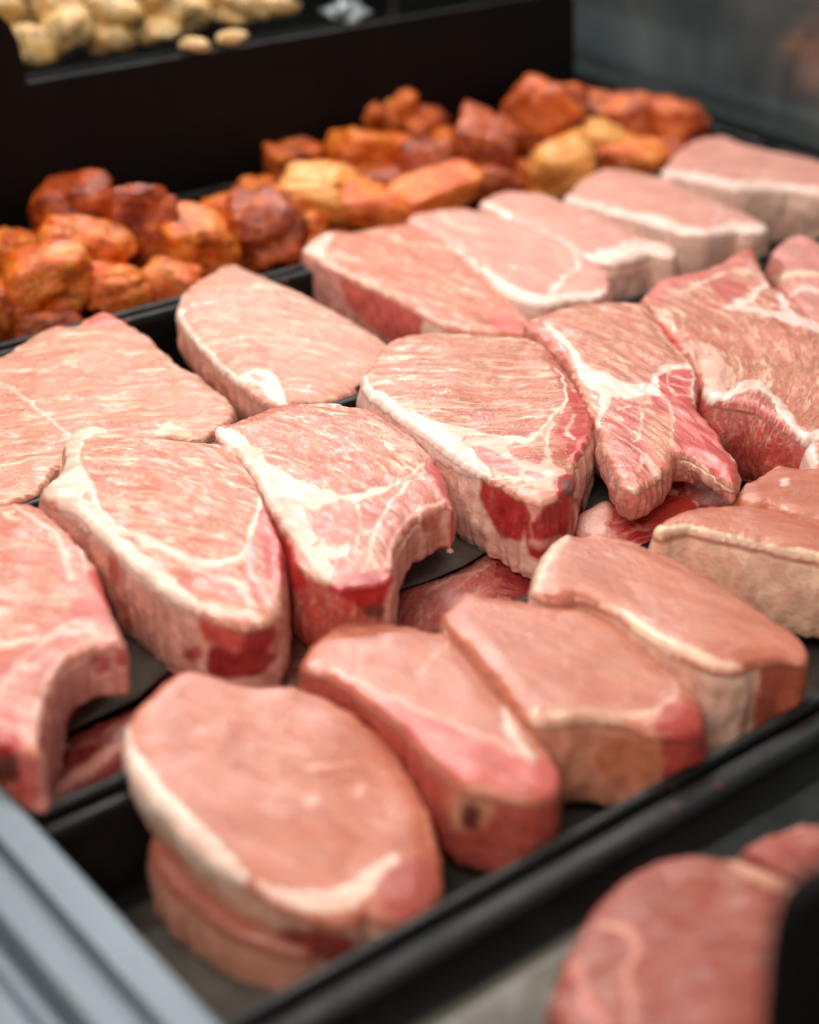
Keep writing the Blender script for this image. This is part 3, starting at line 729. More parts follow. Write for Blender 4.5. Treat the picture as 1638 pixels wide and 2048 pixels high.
slab('pork_chop', 'dark ragged lower chop in the gap behind the big round front one', [(440, 1290), (500, 1250), (560, 1235), (600, 1240), (640, 1262), (650, 1300), (620, 1345), (560, 1370), (480, 1360), (440, 1330)],
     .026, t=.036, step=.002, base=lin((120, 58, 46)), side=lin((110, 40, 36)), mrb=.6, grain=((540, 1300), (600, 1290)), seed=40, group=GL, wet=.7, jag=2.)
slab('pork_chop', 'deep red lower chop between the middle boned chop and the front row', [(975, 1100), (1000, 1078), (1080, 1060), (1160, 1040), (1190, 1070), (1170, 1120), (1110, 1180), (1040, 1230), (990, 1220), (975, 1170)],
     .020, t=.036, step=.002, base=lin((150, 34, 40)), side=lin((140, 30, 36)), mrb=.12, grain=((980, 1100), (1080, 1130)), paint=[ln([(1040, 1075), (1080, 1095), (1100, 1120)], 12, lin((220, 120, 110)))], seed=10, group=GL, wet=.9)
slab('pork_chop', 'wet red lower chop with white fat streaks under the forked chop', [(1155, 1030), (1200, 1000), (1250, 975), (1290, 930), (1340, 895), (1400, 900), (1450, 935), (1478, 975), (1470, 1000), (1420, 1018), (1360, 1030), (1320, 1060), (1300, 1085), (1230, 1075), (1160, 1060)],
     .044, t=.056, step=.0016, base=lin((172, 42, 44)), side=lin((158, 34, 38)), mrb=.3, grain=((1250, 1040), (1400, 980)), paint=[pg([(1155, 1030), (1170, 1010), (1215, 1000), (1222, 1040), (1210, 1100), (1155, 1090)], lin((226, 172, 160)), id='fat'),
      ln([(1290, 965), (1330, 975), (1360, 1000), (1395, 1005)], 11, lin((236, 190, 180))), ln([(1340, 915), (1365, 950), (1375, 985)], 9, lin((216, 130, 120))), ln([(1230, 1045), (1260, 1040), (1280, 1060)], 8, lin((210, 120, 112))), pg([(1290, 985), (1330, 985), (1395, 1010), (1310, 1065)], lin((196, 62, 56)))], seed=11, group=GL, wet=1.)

# ---- middle row, bone in
slab('pork_chop', 'chop at the far upper right with fat folds around a dark hole', [(1565, 560), (1570, 520), (1548, 500), (1565, 478), (1600, 466), (1640, 480), (1740, 530), (1800, 640), (1740, 700), (1660, 672), (1620, 640), (1590, 600)],
     .066, t=.04, step=.0022, base=lin((206, 128, 122)), side=lin((214, 140, 130)), mrb=.5, grain=((1560, 520), (1650, 560)), paint=[ln([(1550, 560), (1580, 550), (1620, 545), (1660, 550)], 12, lin((232, 210, 180))), ln([(1580, 590), (1600, 580), (1640, 585)], 10), ln([(1600, 470), (1620, 500), (1640, 520)], 10, lin((226, 150, 146)))], seed=12, group=GB)
slab('pork_chop', 'broad marbled chop at the right border, ragged white fat line above its red side', [(1290, 600), (1300, 572), (1318, 556), (1360, 545), (1420, 532), (1470, 505), (1495, 492), (1512, 505), (1528, 548), (1550, 570), (1590, 600), (1640, 640), (1740, 690), (1800, 800), (1760, 900), (1690, 886), (1640, 880), (1605, 876), (1570, 852), (1540, 830), (1500, 812), (1460, 804), (1425, 798), (1412, 785), (1398, 742), (1375, 705), (1345, 672), (1318, 640)],
     .074, t=.05, step=.0013, base=lin((202, 114, 92)), side=lin((188, 74, 66)), sidemrb=.18, mrb=.9, grain=((1380, 640), (1560, 790)), bend=.3, paint=[
      pg([(1300, 590), (1320, 560), (1400, 540), (1480, 500), (1510, 510), (1500, 545), (1420, 550), (1340, 580), (1320, 620)], lin((210, 98, 92)), m=.4),
      pg([(1400, 555), (1440, 552), (1490, 566), (1480, 595), (1440, 600), (1430, 575)], lin((196, 84, 78)), m=.3),
      ln([(1340, 590), (1400, 568), (1450, 548), (1500, 540), (1530, 555)], [5, 7, 6, 12, 14], lin((240, 206, 190))), ln([(1540, 560), (1510, 585), (1490, 605), (1450, 618), (1520, 622), (1580, 640), (1660, 668)], [16, 16, 16, 8, 12, 14, 16]),
      ln([(1560, 575), (1572, 620), (1610, 645), (1680, 680)], [14, 18, 16, 14]), ln([(1500, 520), (1520, 560)], 12, lin((236, 170, 160))),
      pg([(1400, 740), (1390, 690), (1420, 690), (1450, 720), (1470, 765), (1430, 790), (1410, 780)], lin((232, 180, 164)), m=.6), ed([(1412, 785), (1425, 798), (1460, 796), (1500, 770), (1530, 780), (1560, 815), (1588, 850), (1605, 878), (1640, 868)], [10, 12, 14, 12, 8, 7, 10, 12, 10], on='all', id='fat'),
      pg([(1425, 806), (1460, 800), (1482, 786), (1500, 780), (1524, 790), (1552, 822), (1580, 858), (1600, 890), (1540, 900), (1440, 880)], lin((190, 74, 68)), m=.5), ln([(1560, 790), (1590, 830), (1612, 856)], 4, lin((206, 116, 84))), pg([(1305, 600), (1320, 640), (1350, 676), (1372, 700), (1350, 690), (1318, 650)], lin((222, 80, 66)))], seed=13, group=GB, jag=1.6, wet=.4, bulge=.007)
slab('pork_chop', 'forked bone-in chop with a red prong pointing to the lower right', [(1046, 640), (1075, 628), (1120, 612), (1180, 603), (1250, 601), (1298, 606), (1318, 640), (1345, 676), (1372, 706), (1394, 742), (1390, 780), (1394, 812), (1424, 846), (1455, 890), (1476, 925), (1476, 950), (1464, 966), (1435, 944), (1400, 918), (1368, 905), (1348, 908), (1336, 935), (1305, 958), (1278, 975), (1258, 972), (1240, 958), (1224, 925), (1205, 880), (1190, 845), (1176, 812), (1160, 770), (1130, 720), (1085, 675)],
     .078, t=.036, step=.0012, base=lin((204, 116, 94)), side=lin((212, 120, 110)), sidemrb=.4, mrb=.85, grain=((1100, 640), (1330, 700)), bend=.2, paint=[
      pg([(1232, 800), (1300, 786), (1330, 780), (1348, 860), (1350, 905), (1330, 935), (1262, 970), (1236, 900), (1210, 840)], lin((202, 78, 68)), m=.75), pg([(1300, 770), (1330, 745), (1370, 730), (1394, 745), (1394, 812), (1430, 850), (1478, 925), (1470, 968), (1430, 945), (1370, 905), (1340, 900), (1320, 850)], lin((206, 66, 58)), m=.12, wet=.7),
      ln([(1068, 640), (1100, 660), (1130, 692), (1160, 735), (1200, 762), (1250, 782), (1310, 778)], [6, 20, 24, 30, 44, 34, 22], lin((253, 224, 208)), id='fat'), ln([(1215, 780), (1208, 815), (1195, 850)], [40, 22, 10], lin((244, 214, 200)), id='fat'),
      ln([(1300, 776), (1315, 748), (1350, 732), (1385, 736)], [14, 12, 10, 12], lin((246, 214, 206))), ln([(1340, 738), (1336, 765), (1350, 790)], 4, lin((244, 200, 186))), ln([(1306, 785), (1328, 790), (1340, 815), (1345, 860), (1340, 890)], [5, 5, 4, 4, 8], lin((240, 200, 180))),
      ln([(1390, 744), (1386, 778), (1392, 812), (1425, 848), (1456, 892), (1474, 925)], 5, lin((246, 216, 204)), on=top), ln([(1345, 755), (1385, 758)], 3, lin((244, 200, 190))), ln([(1345, 768), (1385, 775)], 3, lin((244, 200, 190))), ln([(1352, 785), (1388, 795)], 3, lin((244, 200, 190))),
      ln([(1280, 815), (1282, 860), (1268, 885)], 5, lin((240, 204, 176))), ln([(1232, 820), (1262, 812)], 5, lin((240, 204, 176))), pg([(1290, 860), (1335, 830), (1345, 880), (1330, 925), (1300, 900)], lin((222, 156, 120)), m=1., soft=24, a=.7), ln([(1275, 935), (1290, 912), (1310, 960)], 8, lin((240, 180, 165))),
      pg([(1345, 905), (1352, 915), (1370, 915), (1400, 930), (1440, 958), (1466, 975), (1470, 990), (1430, 980), (1390, 948), (1360, 935)], lin((206, 160, 140)), on=sid, id='bone'),
      pg([(1180, 820), (1225, 900), (1240, 960), (1230, 985), (1190, 940)], lin((214, 150, 144)), on=sid, m=.6), pg([(1050, 640), (1076, 630), (1095, 660), (1130, 700), (1160, 760), (1120, 715), (1085, 675)], lin((200, 92, 84)), m=.4)], seed=14, group=GB, jag=1.5, wet=.5, bulge=.002, taper=.002, thin=[(1440, 930, 110, .012), (1345, 900, 60, .018), (1240, 950, 110, .020)])
slab('pork_chop', 'central bone-in chop with glossy spots and a deep red muscle on its front', [(728, 757), (735, 735), (752, 715), (756, 695), (775, 680), (800, 668), (850, 660), (905, 661), (960, 664), (1020, 668), (1060, 672), (1092, 686), (1112, 712), (1140, 745), (1160, 782), (1180, 815), (1186, 850), (1176, 882), (1160, 905), (1148, 935), (1146, 962), (1120, 982), (1085, 1000), (1050, 990), (1010, 968), (975, 950), (930, 925), (885, 892), (845, 862), (800, 832), (765, 802), (738, 785)],
     .078, t=.050, step=.0011, base=lin((202, 114, 92)), side=lin((248, 208, 194)), sidemrb=.05, mrb=1.15, grain=((800, 760), (1060, 770)), bend=-.1, paint=[
      pg([(1068, 672), (1095, 686), (1130, 730), (1165, 780), (1150, 800), (1118, 770), (1095, 722)], lin((196, 84, 74)), m=.5), pg([(1132, 775), (1160, 785), (1186, 830), (1180, 880), (1150, 930), (1130, 900), (1110, 870), (1125, 830)], lin((200, 60, 54)), m=.25, wet=.8),
      ed([(728, 757), (738, 785), (765, 802), (800, 832), (845, 862), (885, 892), (930, 925), (975, 950)], [9, 12, 17, 20, 25, 36, 28, 12], lin((254, 225, 214)), on='all', id='fat'), ln([(735, 735), (756, 700), (780, 680)], 9, lin((246, 214, 192))),
      ln([(840, 835), (900, 862), (960, 878), (1030, 886), (1080, 862), (1110, 830), (1132, 800), (1130, 765), (1112, 740)], [6, 24, 30, 26, 16, 9, 6, 7, 4], lin((253, 224, 208)), id='fat'), pg([(930, 880), (1000, 875), (1040, 905), (1100, 920), (1130, 940), (1140, 965), (1085, 985), (1050, 965), (1010, 930), (960, 905)], lin((240, 196, 180)), m=.3),
      pg([(948, 893), (990, 905), (1035, 930), (1038, 948), (1000, 945), (968, 925)], lin((206, 124, 118)), m=.3), pg([(1010, 896), (1030, 886), (1065, 892), (1085, 912), (1080, 925), (1040, 920)], lin((202, 96, 80)), m=1.), pg([(1050, 942), (1075, 945), (1092, 958), (1070, 960)], lin((190, 110, 110))),
      pg([(1095, 880), (1120, 870), (1135, 905), (1110, 915)], lin((206, 104, 92)), m=.5), ln([(1150, 830), (1140, 850), (1130, 862), (1145, 880)], 5, lin((240, 190, 180))), ln([(1105, 850), (1090, 880), (1100, 920)], 8, lin((240, 204, 186))),
      pg([(940, 828), (965, 815), (990, 830), (985, 850), (955, 852)], lin((188, 96, 84)), m=.4, wet=1., soft=12), pg([(1020, 862), (1060, 850), (1078, 858), (1050, 872)], lin((198, 106, 90)), m=.4, wet=.8, soft=8),
      # wall: big smooth red muscle, fat pillar and marrow
      pg([(968, 950), (990, 948), (1015, 968), (1040, 990), (1052, 1030), (1040, 1075), (1010, 1078), (985, 1050), (968, 1010), (960, 975)], lin((180, 44, 44)), wet=1., on=sid, v=.12), pg([(1040, 980), (1075, 1000), (1120, 1000), (1160, 1000), (1165, 1080), (1120, 1130), (1060, 1110), (1045, 1060)], lin((176, 40, 40)), wet=1., on=sid, v=.15),
      pg([(1035, 972), (1080, 985), (1115, 985), (1110, 1005), (1080, 1020), (1070, 1045), (1055, 1020)], lin((238, 168, 154)), id='fat'), ln([(1062, 1085), (1090, 1090), (1120, 1080)], 14, lin((236, 170, 160)), on=sid), ln([(1062, 1045), (1066, 1075)], 5, lin((226, 140, 130)), on=sid), ln([(1150, 1010), (1156, 1050), (1162, 1075)], 7, lin((240, 180, 170)), on=sid),
      pg([(1112, 960), (1130, 945), (1150, 958), (1152, 985), (1135, 1004), (1115, 992)], lin((184, 40, 38)), id='bone', wet=.8), pg([(1124, 966), (1140, 962), (1148, 978), (1138, 995), (1126, 985)], lin((120, 60, 48)), id='bone')], seed=15, group=GB, jag=1.3, wet=.45)
slab('pork_chop', 'bone-in chop with an oval muscle in white fat and a scooped rib', [(430, 858), (438, 846), (475, 836), (520, 818), (565, 804), (620, 799), (680, 800), (690, 805), (735, 812), (780, 836), (820, 862), (850, 890), (870, 915), (885, 940), (900, 975), (906, 1010), (892, 1006), (862, 1018), (832, 1035), (808, 1060), (792, 1090), (786, 1120), (784, 1150), (760, 1160), (720, 1168), (680, 1172), (650, 1158), (625, 1145), (600, 1128), (582, 1100), (570, 1062), (555, 1035), (540, 1005), (525, 970), (508, 940), (480, 905), (455, 882), (435, 872)],
     .080, t=.048, step=.0011, base=lin((204, 110, 90)), side=lin((206, 84, 76)), sidemrb=.4, mrb=1.15, grain=((480, 850), (800, 930)), bend=.25, paint=[
      pg([(740, 985), (800, 965), (850, 930), (885, 935), (908, 1000), (860, 1020), (810, 1055), (785, 1110), (785, 1160), (700, 1170), (660, 1140), (700, 1080), (710, 1020)], lin((208, 106, 98)), m=.9),
      pg([(700, 1160), (735, 1145), (785, 1140), (790, 1190), (740, 1220), (700, 1200), (655, 1175)], lin((176, 26, 28)), wet=.7, v=.15), pg([(850, 935), (880, 935), (908, 1000), (896, 1040), (880, 985)], lin((206, 70, 68)), m=.2),
      ed([(430, 858), (455, 882), (480, 905), (508, 940), (525, 970), (540, 1005)], [13, 14, 15, 16, 20, 24], lin((254, 222, 210)), on='all', id='fat'), ln([(455, 862), (500, 895), (545, 950), (600, 990), (680, 1000), (740, 990), (800, 965), (850, 928)], [10, 14, 30, 56, 26, 18, 9, 6], lin((250, 224, 204)), id='fat'),
      ln([(560, 985), (595, 1050), (630, 1110), (660, 1150)], [50, 50, 46, 30], lin((248, 216, 202)), id='fat'), ln([(640, 1100), (680, 1105), (705, 1050), (720, 1010)], [22, 18, 9, 9], lin((246, 208, 194))),
      pg([(622, 1045), (638, 1018), (670, 1002), (705, 1005), (716, 1025), (708, 1070), (690, 1090), (655, 1088), (632, 1068)], lin((208, 118, 108)), m=.35), ln([(640, 1065), (670, 1055), (695, 1068)], 4, lin((240, 190, 176))),
      ln([(850, 945), (800, 985), (770, 1030), (745, 1075), (735, 1130)], [4, 7, 8, 7, 6], lin((246, 206, 192))), ln([(885, 1004), (845, 1014), (812, 1040), (786, 1080), (776, 1130)], 7, lin((244, 200, 186))), ln([(720, 1025), (715, 1080), (700, 1120)], 5, lin((242, 196, 182))),
      pg([(680, 1112), (705, 1110), (725, 1130), (700, 1148), (676, 1140)], lin((206, 110, 100)), m=.6), ln([(690, 805), (740, 835), (790, 870), (830, 900)], [6, 4, 5, 16], lin((240, 180, 166))), ln([(735, 815), (790, 845), (850, 892), (885, 942), (905, 1005)], 5, lin((200, 54, 54)), on='all'),
      # scooped rib, pale bone surface down the concave wall
      pg([(908, 1004), (880, 1004), (830, 1030), (796, 1075), (782, 1125), (780, 1300), (940, 1300), (940, 1000)], lin((226, 164, 150)), on=sid, id='bone', m=.1), pg([(842, 1040), (870, 1028), (876, 1055), (850, 1062)], lin((196, 104, 96)), on=sid, soft=12), pg([(866, 1060), (895, 1070), (890, 1095), (862, 1092)], lin((216, 140, 124)), on=sid, soft=10), ln([(905, 1010), (906, 1060), (905, 1090)], 7, lin((196, 70, 68)), on=sid),
      pg([(725, 1215), (750, 1208), (772, 1218), (765, 1235), (735, 1235)], lin((120, 62, 48)), on=sid), pg([(565, 1070), (600, 1135), (610, 1180), (580, 1160)], lin((206, 62, 60)), wet=.6)], seed=16, group=GB, jag=1.2, wet=.4, bulge=.001, thin=[(870, 1050, 105, .026)])
slab('pork_chop', 'bone-in chop with a rolled white fat lip at its upper left corner', [(80, 985), (90, 965), (112, 952), (128, 930), (124, 905), (130, 882), (152, 858), (185, 847), (215, 855), (250, 864), (300, 866), (360, 874), (430, 880), (462, 886), (485, 915), (510, 955), (528, 995), (545, 1035), (560, 1075), (566, 1120), (564, 1165), (562, 1205), (555, 1228), (530, 1240), (500, 1246), (470, 1242), (430, 1232), (385, 1212), (345, 1184), (300, 1150), (262, 1118), (225, 1085), (195, 1055), (170, 1030), (140, 1008), (105, 1005)],
     .080, t=.050, step=.0012, base=lin((204, 118, 95)), side=lin((226, 166, 152)), sidemrb=.25, mrb=1.15, grain=((200, 930), (470, 950)), bend=.3, paint=[
      pg([(512, 1010), (540, 1020), (562, 1060), (568, 1130), (560, 1180), (530, 1140), (522, 1080)], lin((204, 56, 56)), m=.2, wet=.6),
      pg([(130, 885), (155, 858), (200, 848), (232, 862), (180, 880), (160, 910), (180, 950), (175, 985), (140, 1010), (100, 1005), (82, 985), (120, 950), (130, 920)], lin((244, 214, 196)), id='fat'),
      ed([(140, 1008), (170, 1030), (195, 1055), (225, 1085), (262, 1118), (300, 1150), (345, 1184), (385, 1212)], [26, 28, 24, 22, 26, 30, 24, 14], lin((253, 220, 206)), on='all', id='fat'), ln([(175, 950), (190, 1000), (230, 1050), (300, 1085), (360, 1115), (420, 1128), (470, 1120), (490, 1095), (510, 1040), (520, 1000)], [12, 12, 14, 20, 18, 24, 20, 12, 9, 8], lin((253, 224, 210)), id='fat'),
      pg([(352, 1138), (400, 1150), (440, 1165), (470, 1185), (452, 1200), (410, 1192), (370, 1170)], lin((212, 118, 106)), m=.5), pg([(430, 1140), (460, 1132), (480, 1155), (458, 1170), (430, 1158)], lin((208, 112, 98)), m=.6), ln([(370, 1130), (430, 1155), (480, 1170), (500, 1205)], [7, 9, 16, 22], lin((244, 196, 184))),
      ln([(400, 1210), (450, 1225), (500, 1230)], [14, 18, 14], lin((246, 206, 194))), ln([(495, 1080), (496, 1130), (515, 1165), (540, 1210)], [5, 10, 10, 12], lin((226, 178, 176))), ln([(502, 1085), (500, 1120)], 8, lin((186, 160, 178))), ln([(480, 1130), (505, 1180), (520, 1215)], 6, lin((206, 80, 80))),
      ln([(250, 872), (320, 884), (380, 890), (440, 920), (490, 945)], [3, 4, 4, 6, 5], lin((240, 190, 176))), ln([(380, 890), (420, 886), (462, 890)], 3, lin((240, 190, 176))),
      # wall marks
      pg([(398, 1238), (440, 1240), (500, 1238), (508, 1262), (480, 1300), (420, 1290), (402, 1270)], lin((206, 84, 76)), on=sid, wet=.7), pg([(500, 1240), (556, 1225), (560, 1290), (520, 1350), (420, 1350), (420, 1295), (480, 1298)], lin((150, 34, 36)), on=sid, wet=.8), ln([(545, 1225), (556, 1260), (548, 1300)], 14, lin((230, 150, 138)), on=sid),
      pg([(215, 1110), (235, 1120), (240, 1170), (225, 1160)], lin((206, 120, 96)), on=sid), pg([(232, 1200), (252, 1210), (262, 1260), (245, 1240)], lin((204, 124, 96)), on=sid), pg([(366, 1300), (400, 1296), (398, 1320), (372, 1322)], lin((186, 80, 80)), on=sid)], seed=17, group=GB, jag=.8, wet=.3)
slab('pork_chop', 'bone-in chop cropped by the left border, with a bare curved rib', [(-220, 1080), (-120, 1030), (0, 1004), (45, 1001), (80, 1010), (105, 1030), (130, 1052), (160, 1085), (185, 1115), (200, 1145), (212, 1180), (222, 1215), (238, 1245), (246, 1280), (225, 1284), (180, 1292), (140, 1312), (112, 1345), (92, 1385), (82, 1425), (78, 1470), (76, 1500), (30, 1490), (0, 1480), (-80, 1480), (-220, 1450)],
     .078, t=.050, step=.0014, base=lin((206, 112, 92)), side=lin((196, 70, 66)), sidemrb=.5, mrb=1.1, grain=((0, 1160), (180, 1180)), bend=.2, paint=[
      pg([(130, 1050), (165, 1085), (200, 1145), (225, 1220), (205, 1230), (180, 1160), (150, 1110)], lin((208, 76, 72)), m=.3, wet=.5), pg([(60, 1260), (150, 1220), (225, 1225), (246, 1278), (180, 1292), (120, 1335), (80, 1420), (70, 1480), (0, 1470), (0, 1330)], lin((212, 112, 106)), m=.8), pg([(140, 1205), (190, 1190), (205, 1230), (160, 1240)], lin((204, 92, 86)), m=.2, soft=12),
      ln([(30, 1010), (70, 1040), (110, 1065), (130, 1110), (140, 1150)], [6, 8, 9, 16, 18], lin((244, 200, 188))), ln([(150, 1080), (165, 1120), (170, 1145)], 7, lin((240, 196, 186))), ln([(0, 1290), (60, 1280), (100, 1270), (150, 1240)], [10, 12, 8, 6], lin((244, 206, 192))), ln([(0, 1400), (20, 1350), (70, 1300), (130, 1265), (200, 1268)], [6, 7, 8, 9, 8], lin((244, 196, 186))),
      ln([(240, 1275), (180, 1284), (135, 1308), (100, 1350), (78, 1410), (68, 1480)], 12, lin((240, 184, 172)), id='fat'), pg([(-80, 1452), (0, 1458), (40, 1475), (30, 1520), (0, 1560), (-80, 1560)], BLOODY, wet=.7),
      pg([(248, 1276), (180, 1290), (130, 1320), (95, 1390), (80, 1500), (70, 1640), (300, 1640), (300, 1276)], lin((222, 152, 142)), on=sid, id='bone'), pg([(185, 1320), (215, 1310), (222, 1335), (196, 1345)], lin((190, 96, 92)), on=sid, soft=12), ln([(240, 1290), (243, 1330)], 12, lin((196, 66, 66)), on=sid),
      pg([(-10, 1520), (35, 1515), (45, 1550), (10, 1565), (-20, 1555)], lin((104, 50, 42)), on=sid), pg([(40, 1500), (70, 1500), (80, 1600), (50, 1600)], lin((216, 110, 104)), on=sid)], seed=18, group=GB, jag=.9, wet=.4, bulge=.001, thin=[(190, 1300, 130, .028)])

# ---- front row of thick loin chops
FK = dict(base=lin((198, 114, 88)), wet=.6, und=1., round_=.003, cat='loin chop', group=GF)
slab('loin_chop', 'chop at the right border between the ragged red side and the fat rimmed loin', [(1473, 985), (1490, 962), (1520, 946), (1555, 925), (1600, 930), (1640, 930), (1760, 950), (1840, 1020), (1780, 1080), (1680, 1050), (1600, 1030), (1540, 1008), (1500, 1004)],
     .070, t=.05, step=.0018, side=FATB, mrb=.08, grain=((1500, 980), (1640, 960)), paint=[ln([(1473, 985), (1510, 955), (1560, 928)], 10, lin((236, 186, 160))), pg([(1555, 962), (1572, 958), (1576, 968), (1560, 972)], FAT)], seed=19, **FK)
slab('loin_chop', 'small pale fat corner of a chop at the right border above the front row', [(1616, 890), (1620, 876), (1650, 870), (1740, 880), (1780, 930), (1700, 945), (1640, 935), (1622, 915)],
     .072, t=.03, step=.0025, side=FATP, mrb=.1, grain=((1600, 900), (1700, 900)), paint=[ed([(1620, 935), (1616, 900), (1622, 876), (1650, 870)], 16, id='fat')], seed=20, **FK)
slab('loin_chop', 'rightmost loin chop of the front row with a broad tan fat side', [(1306, 1062), (1315, 1045), (1335, 1030), (1375, 1012), (1430, 1006), (1500, 1003), (1560, 1015), (1640, 1045), (1740, 1080), (1800, 1130), (1760, 1150), (1700, 1130), (1638, 1112), (1570, 1100), (1500, 1082), (1430, 1066), (1370, 1056), (1335, 1066)],
     .068, t=.05, step=.0018, side=lin((252, 206, 182)), mrb=.08, grain=((1380, 1050), (1600, 1080)), bulge=.003, paint=[ed([(1306, 1062), (1335, 1064), (1370, 1056), (1430, 1066), (1500, 1082), (1570, 1100), (1638, 1112), (1760, 1150)], [12, 10, 9, 7, 6, 6, 6, 6], lin((240, 204, 174)), on='all', id='fat')], seed=21, **FK)
slab('loin_chop', 'loin chop with a curved white fat rim and brown red right end', [(1066, 1180), (1068, 1150), (1082, 1115), (1105, 1082), (1135, 1062), (1165, 1066), (1200, 1060), (1260, 1074), (1330, 1102), (1400, 1138), (1480, 1185), (1555, 1235), (1600, 1268), (1618, 1300), (1612, 1318), (1570, 1312), (1520, 1318), (1475, 1334), (1430, 1330), (1380, 1312), (1330, 1288), (1275, 1250), (1220, 1212), (1160, 1196), (1110, 1196)],
     .068, t=.052, step=.0018, side=lin((250, 206, 186)), mrb=.08, grain=((1150, 1130), (1450, 1250)), bulge=.002, paint=[ed([(1066, 1180), (1068, 1150), (1082, 1115), (1105, 1082), (1135, 1062)], [18, 22, 26, 26, 12], lin((238, 196, 176)), on='all', id='fat'), ed([(1200, 1204), (1240, 1225), (1290, 1262), (1340, 1292), (1390, 1314), (1430, 1330), (1475, 1334)], [4, 9, 14, 18, 16, 12, 8], lin((242, 206, 180)), on='all', id='fat'),
      pg([(1520, 1318), (1570, 1312), (1630, 1300), (1640, 1500), (1500, 1520), (1502, 1360)], lin((176, 88, 66)), on=sid, m=.1), ln([(1520, 1320), (1505, 1380), (1495, 1470)], 12, lin((236, 196, 172)), on=sid), ln([(1150, 1072), (1200, 1078), (1280, 1092)], 4, lin((236, 176, 158)))], seed=22, **FK)
slab('loin_chop', 'front loin chop with a hooked white fat seam near its rounded right end', [(885, 1235), (895, 1208), (918, 1184), (945, 1178), (985, 1186), (1030, 1192), (1080, 1196), (1140, 1192), (1190, 1212), (1240, 1245), (1290, 1290), (1340, 1335), (1385, 1372), (1408, 1410), (1412, 1445), (1390, 1462), (1345, 1466), (1305, 1460), (1250, 1440), (1190, 1432), (1130, 1436), (1080, 1438), (1050, 1425), (1015, 1385), (975, 1335), (930, 1285)],
     .064, gx=-.05, t=.05, step=.002, side=lin((230, 158, 130)), mrb=.08, grain=((960, 1230), (1260, 1380)), bulge=.002, paint=[ed([(1080, 1438), (1130, 1436), (1190, 1432), (1250, 1440)], [22, 18, 12, 6], lin((232, 182, 156)), on=top, id='fat'), ln([(1090, 1425), (1180, 1418), (1250, 1428), (1310, 1420), (1350, 1395), (1350, 1365), (1325, 1340)], [12, 8, 7, 9, 12, 12, 6], lin((236, 178, 160))),
      pg([(1310, 1430), (1360, 1400), (1410, 1420), (1420, 1560), (1330, 1560), (1320, 1470)], lin((180, 60, 50)), m=.1, wet=.5), ln([(905, 1200), (930, 1185), (945, 1180)], 9, lin((240, 204, 186))), pg([(1185, 1500), (1280, 1470), (1320, 1500), (1310, 1560), (1220, 1570)], lin((206, 128, 96)), on=sid, soft=24)], seed=23, **FK)
slab('loin_chop', 'loin chop with a white Y shaped fat seam, second from the left in front', [(600, 1320), (612, 1292), (640, 1268), (675, 1242), (705, 1230), (740, 1232), (790, 1240), (850, 1252), (900, 1262), (925, 1285), (950, 1320), (985, 1365), (1018, 1405), (1060, 1448), (1098, 1490), (1118, 1530), (1120, 1570), (1090, 1590), (1040, 1592), (980, 1580), (920, 1560), (870, 1520), (830, 1475), (780, 1430), (720, 1385), (660, 1345), (625, 1335)],
     .062, gx=-.05, t=.046, step=.002, side=lin((188, 80, 70)), mrb=.08, grain=((650, 1290), (1000, 1450)), bulge=.002, paint=[pg([(640, 1335), (720, 1385), (830, 1475), (920, 1560), (1100, 1592), (1120, 1540), (1060, 1510), (960, 1480), (850, 1430), (740, 1375)], lin((202, 84, 74)), m=.1), ln([(620, 1325), (700, 1355), (780, 1395), (860, 1430), (950, 1465), (1055, 1512)], [12, 12, 7, 6, 8, 12], lin((238, 176, 160))), ln([(1062, 1518), (1035, 1475), (1018, 1440), (1012, 1405)], [18, 26, 22, 12], lin((240, 196, 180)), id='fat'),
      ln([(910, 1258), (880, 1300), (835, 1355)], [14, 8, 6], lin((230, 160, 142))), pg([(900, 1600), (960, 1560), (1000, 1600), (960, 1660), (910, 1660)], lin((196, 138, 108)), on=sid, soft=20, id='bone'), pg([(925, 1610), (960, 1615), (960, 1655), (930, 1660)], lin((96, 34, 34)), on=sid, soft=10)], seed=24, **FK)
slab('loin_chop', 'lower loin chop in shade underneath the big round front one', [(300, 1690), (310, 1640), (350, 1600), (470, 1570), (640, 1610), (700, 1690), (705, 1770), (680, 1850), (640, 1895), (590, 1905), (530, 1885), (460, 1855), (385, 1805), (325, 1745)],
     .024, gy=.1, t=.030, step=.0025, side=lin((208, 146, 124)), mrb=.06, grain=((300, 1760), (500, 1880)), paint=[], seed=25, bulge=.001, **dict(FK, base=lin((160, 88, 70)), wet=.3))
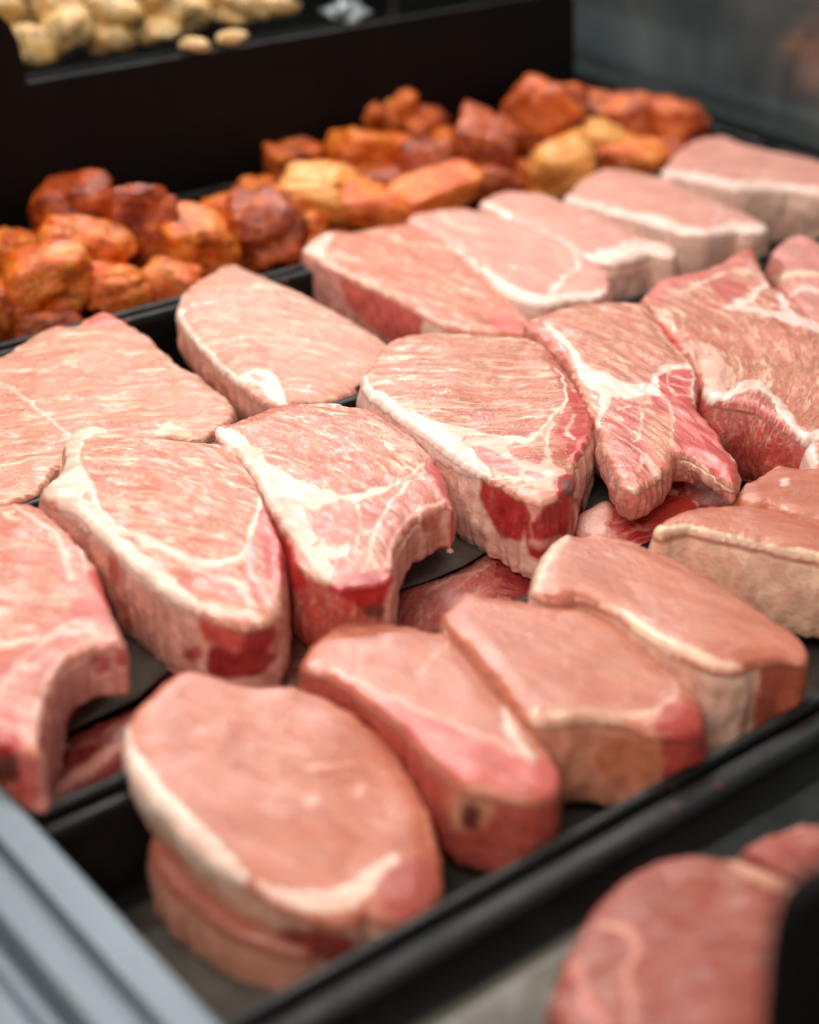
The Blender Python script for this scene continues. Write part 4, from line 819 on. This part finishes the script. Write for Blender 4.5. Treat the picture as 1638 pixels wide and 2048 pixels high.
slab('loin_chop', 'biggest round loin chop, nearest the aluminium rail, with a white fat rim', [(250, 1475), (252, 1445), (272, 1410), (310, 1372), (345, 1342), (378, 1332), (420, 1340), (480, 1358), (540, 1362), (600, 1368), (655, 1388), (710, 1420), (765, 1465), (805, 1520), (842, 1580), (868, 1640), (882, 1700), (884, 1760), (868, 1810), (835, 1832), (795, 1838), (750, 1830), (735, 1822), (700, 1838), (640, 1832), (580, 1812), (540, 1790), (510, 1768), (470, 1748), (420, 1712), (370, 1665), (320, 1610), (280, 1560), (256, 1515)],
     .050, gy=.17, t=.032, step=.002, side=lin((222, 176, 156)), mrb=.08, grain=((350, 1500), (700, 1650)), bulge=.002, taper=.005, paint=[ed([(258, 1440), (250, 1475), (256, 1515), (280, 1560), (320, 1610), (370, 1665), (420, 1712), (470, 1748)], [4, 14, 24, 30, 32, 32, 32, 24], lin((250, 218, 204)), on='all', id='fat'),
      ln([(500, 1765), (560, 1790), (640, 1802), (700, 1790), (740, 1755), (790, 1720)], [14, 32, 46, 48, 36, 20], lin((250, 214, 198)), id='fat'), pg([(760, 1760), (800, 1725), (850, 1718), (872, 1745), (860, 1810), (820, 1836), (780, 1832), (755, 1800)], lin((176, 72, 62)), soft=14, m=.2), ln([(690, 1400), (760, 1460), (815, 1545), (850, 1620), (862, 1690)], [8, 8, 7, 7, 9], lin((232, 168, 146))),
      ln([(500, 1362), (560, 1364), (620, 1376)], 10, lin((236, 184, 160))), ln([(620, 1540), (650, 1528), (700, 1525)], 8, lin((228, 166, 148))), pg([(608, 1598), (630, 1590), (645, 1602), (625, 1615)], lin((234, 176, 162)), soft=14), pg([(708, 1568), (726, 1568), (726, 1590), (708, 1588)], lin((234, 176, 162)), soft=14), pg([(560, 1860), (700, 1870), (690, 1930), (560, 1920)], lin((150, 60, 54)), on=sid, soft=20)], seed=26, **FK)

# ---- nearest tray
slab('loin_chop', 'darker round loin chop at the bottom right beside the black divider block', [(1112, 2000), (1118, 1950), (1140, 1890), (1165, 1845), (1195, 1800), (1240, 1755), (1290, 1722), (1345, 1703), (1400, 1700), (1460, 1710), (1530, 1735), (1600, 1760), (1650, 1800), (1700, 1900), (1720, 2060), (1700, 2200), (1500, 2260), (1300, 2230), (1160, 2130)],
     .068, t=.034, step=.0022, base=lin((158, 68, 52)), side=lin((146, 56, 48)), mrb=.15, grain=((1200, 1850), (1500, 1900)), paint=[ed([(1400, 1700), (1440, 1704), (1490, 1722), (1540, 1742), (1600, 1765), (1650, 1800)], [3, 14, 26, 30, 28, 20], lin((212, 156, 134)), on='all', id='fat'), ln([(1195, 1845), (1250, 1860), (1270, 1900), (1255, 1950), (1270, 2040)], [12, 22, 18, 14, 16], lin((218, 146, 130))), ln([(1150, 1930), (1170, 1990), (1210, 2050)], 20, lin((214, 136, 124)))], seed=27, group='chops in the nearest tray', cat='loin chop')  # meat colour darkened to stand in for the shade over this tray
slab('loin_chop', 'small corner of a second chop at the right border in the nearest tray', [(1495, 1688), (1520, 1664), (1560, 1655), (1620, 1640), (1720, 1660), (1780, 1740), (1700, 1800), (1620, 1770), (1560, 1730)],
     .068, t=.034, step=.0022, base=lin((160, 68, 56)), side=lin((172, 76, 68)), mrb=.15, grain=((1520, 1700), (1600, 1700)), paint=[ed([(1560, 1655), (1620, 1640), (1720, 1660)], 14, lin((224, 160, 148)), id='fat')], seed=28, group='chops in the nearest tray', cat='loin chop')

# ------------------------------------------------------------------ light, camera, world
def area(name, loc, target, sx, sy, power, col):
    l = bpy.data.lights.new(name, 'AREA'); l.shape = 'RECTANGLE'; l.size = sx; l.size_y = sy; l.energy = power; l.color = col
    o = bpy.data.objects.new(name, l); COL.objects.link(o); o.location = loc
    o.rotation_euler = (Vector(target) - Vector(loc)).to_track_quat('-Z', 'Y').to_euler(); return o
area('case_light', (.75, 1.25, 1.2), (.75, .85, 0), 1.5, .10, 18, (1, .93, .84))
area('fill_light', (-.45, .0, 1.2), (.7, .75, 0), .9, .4, 17, (1, .88, .76))  # unseen fill lamp, added to brighten the chop sides facing the camera
area('back_light', (1.25, 1.93, 1.15), (.6, .7, 0), .7, .05, 17, (1, .97, .93))
w = bpy.data.worlds.new('World'); scn.world = w; w.use_nodes = True
w.node_tree.nodes['Background'].inputs[0].default_value = (1, .95, .90, 1); w.node_tree.nodes['Background'].inputs[1].default_value = .30

cd = bpy.data.cameras.new('Camera'); cam = bpy.data.objects.new('Camera', cd); COL.objects.link(cam)
M = Matrix([[R[i][j] for j in range(3)] for i in range(3)]).to_4x4(); M.translation = Vector(CAM); cam.matrix_world = M
cd.sensor_fit = 'HORIZONTAL'; cd.sensor_width = 24.; cd.lens = 24. * F / 1638.
cd.clip_start = .02; cd.clip_end = 50
fp = P(930, 850, .08); cd.dof.use_dof = True; cd.dof.focus_distance = float(-((fp - CAM) @ R)[2]); cd.dof.aperture_fstop = 2.5; cd.dof.aperture_blades = 9
scn.camera = cam
scn.view_settings.view_transform = 'Standard'; scn.view_settings.look = 'None'; scn.view_settings.exposure = -.20; scn.view_settings.gamma = 1
scn.render.engine = 'CYCLES'; scn.cycles.use_denoising = True; scn.cycles.max_bounces = 6; scn.cycles.caustics_reflective = False; scn.cycles.caustics_refractive = False
scn.cycles.sample_clamp_indirect = 4
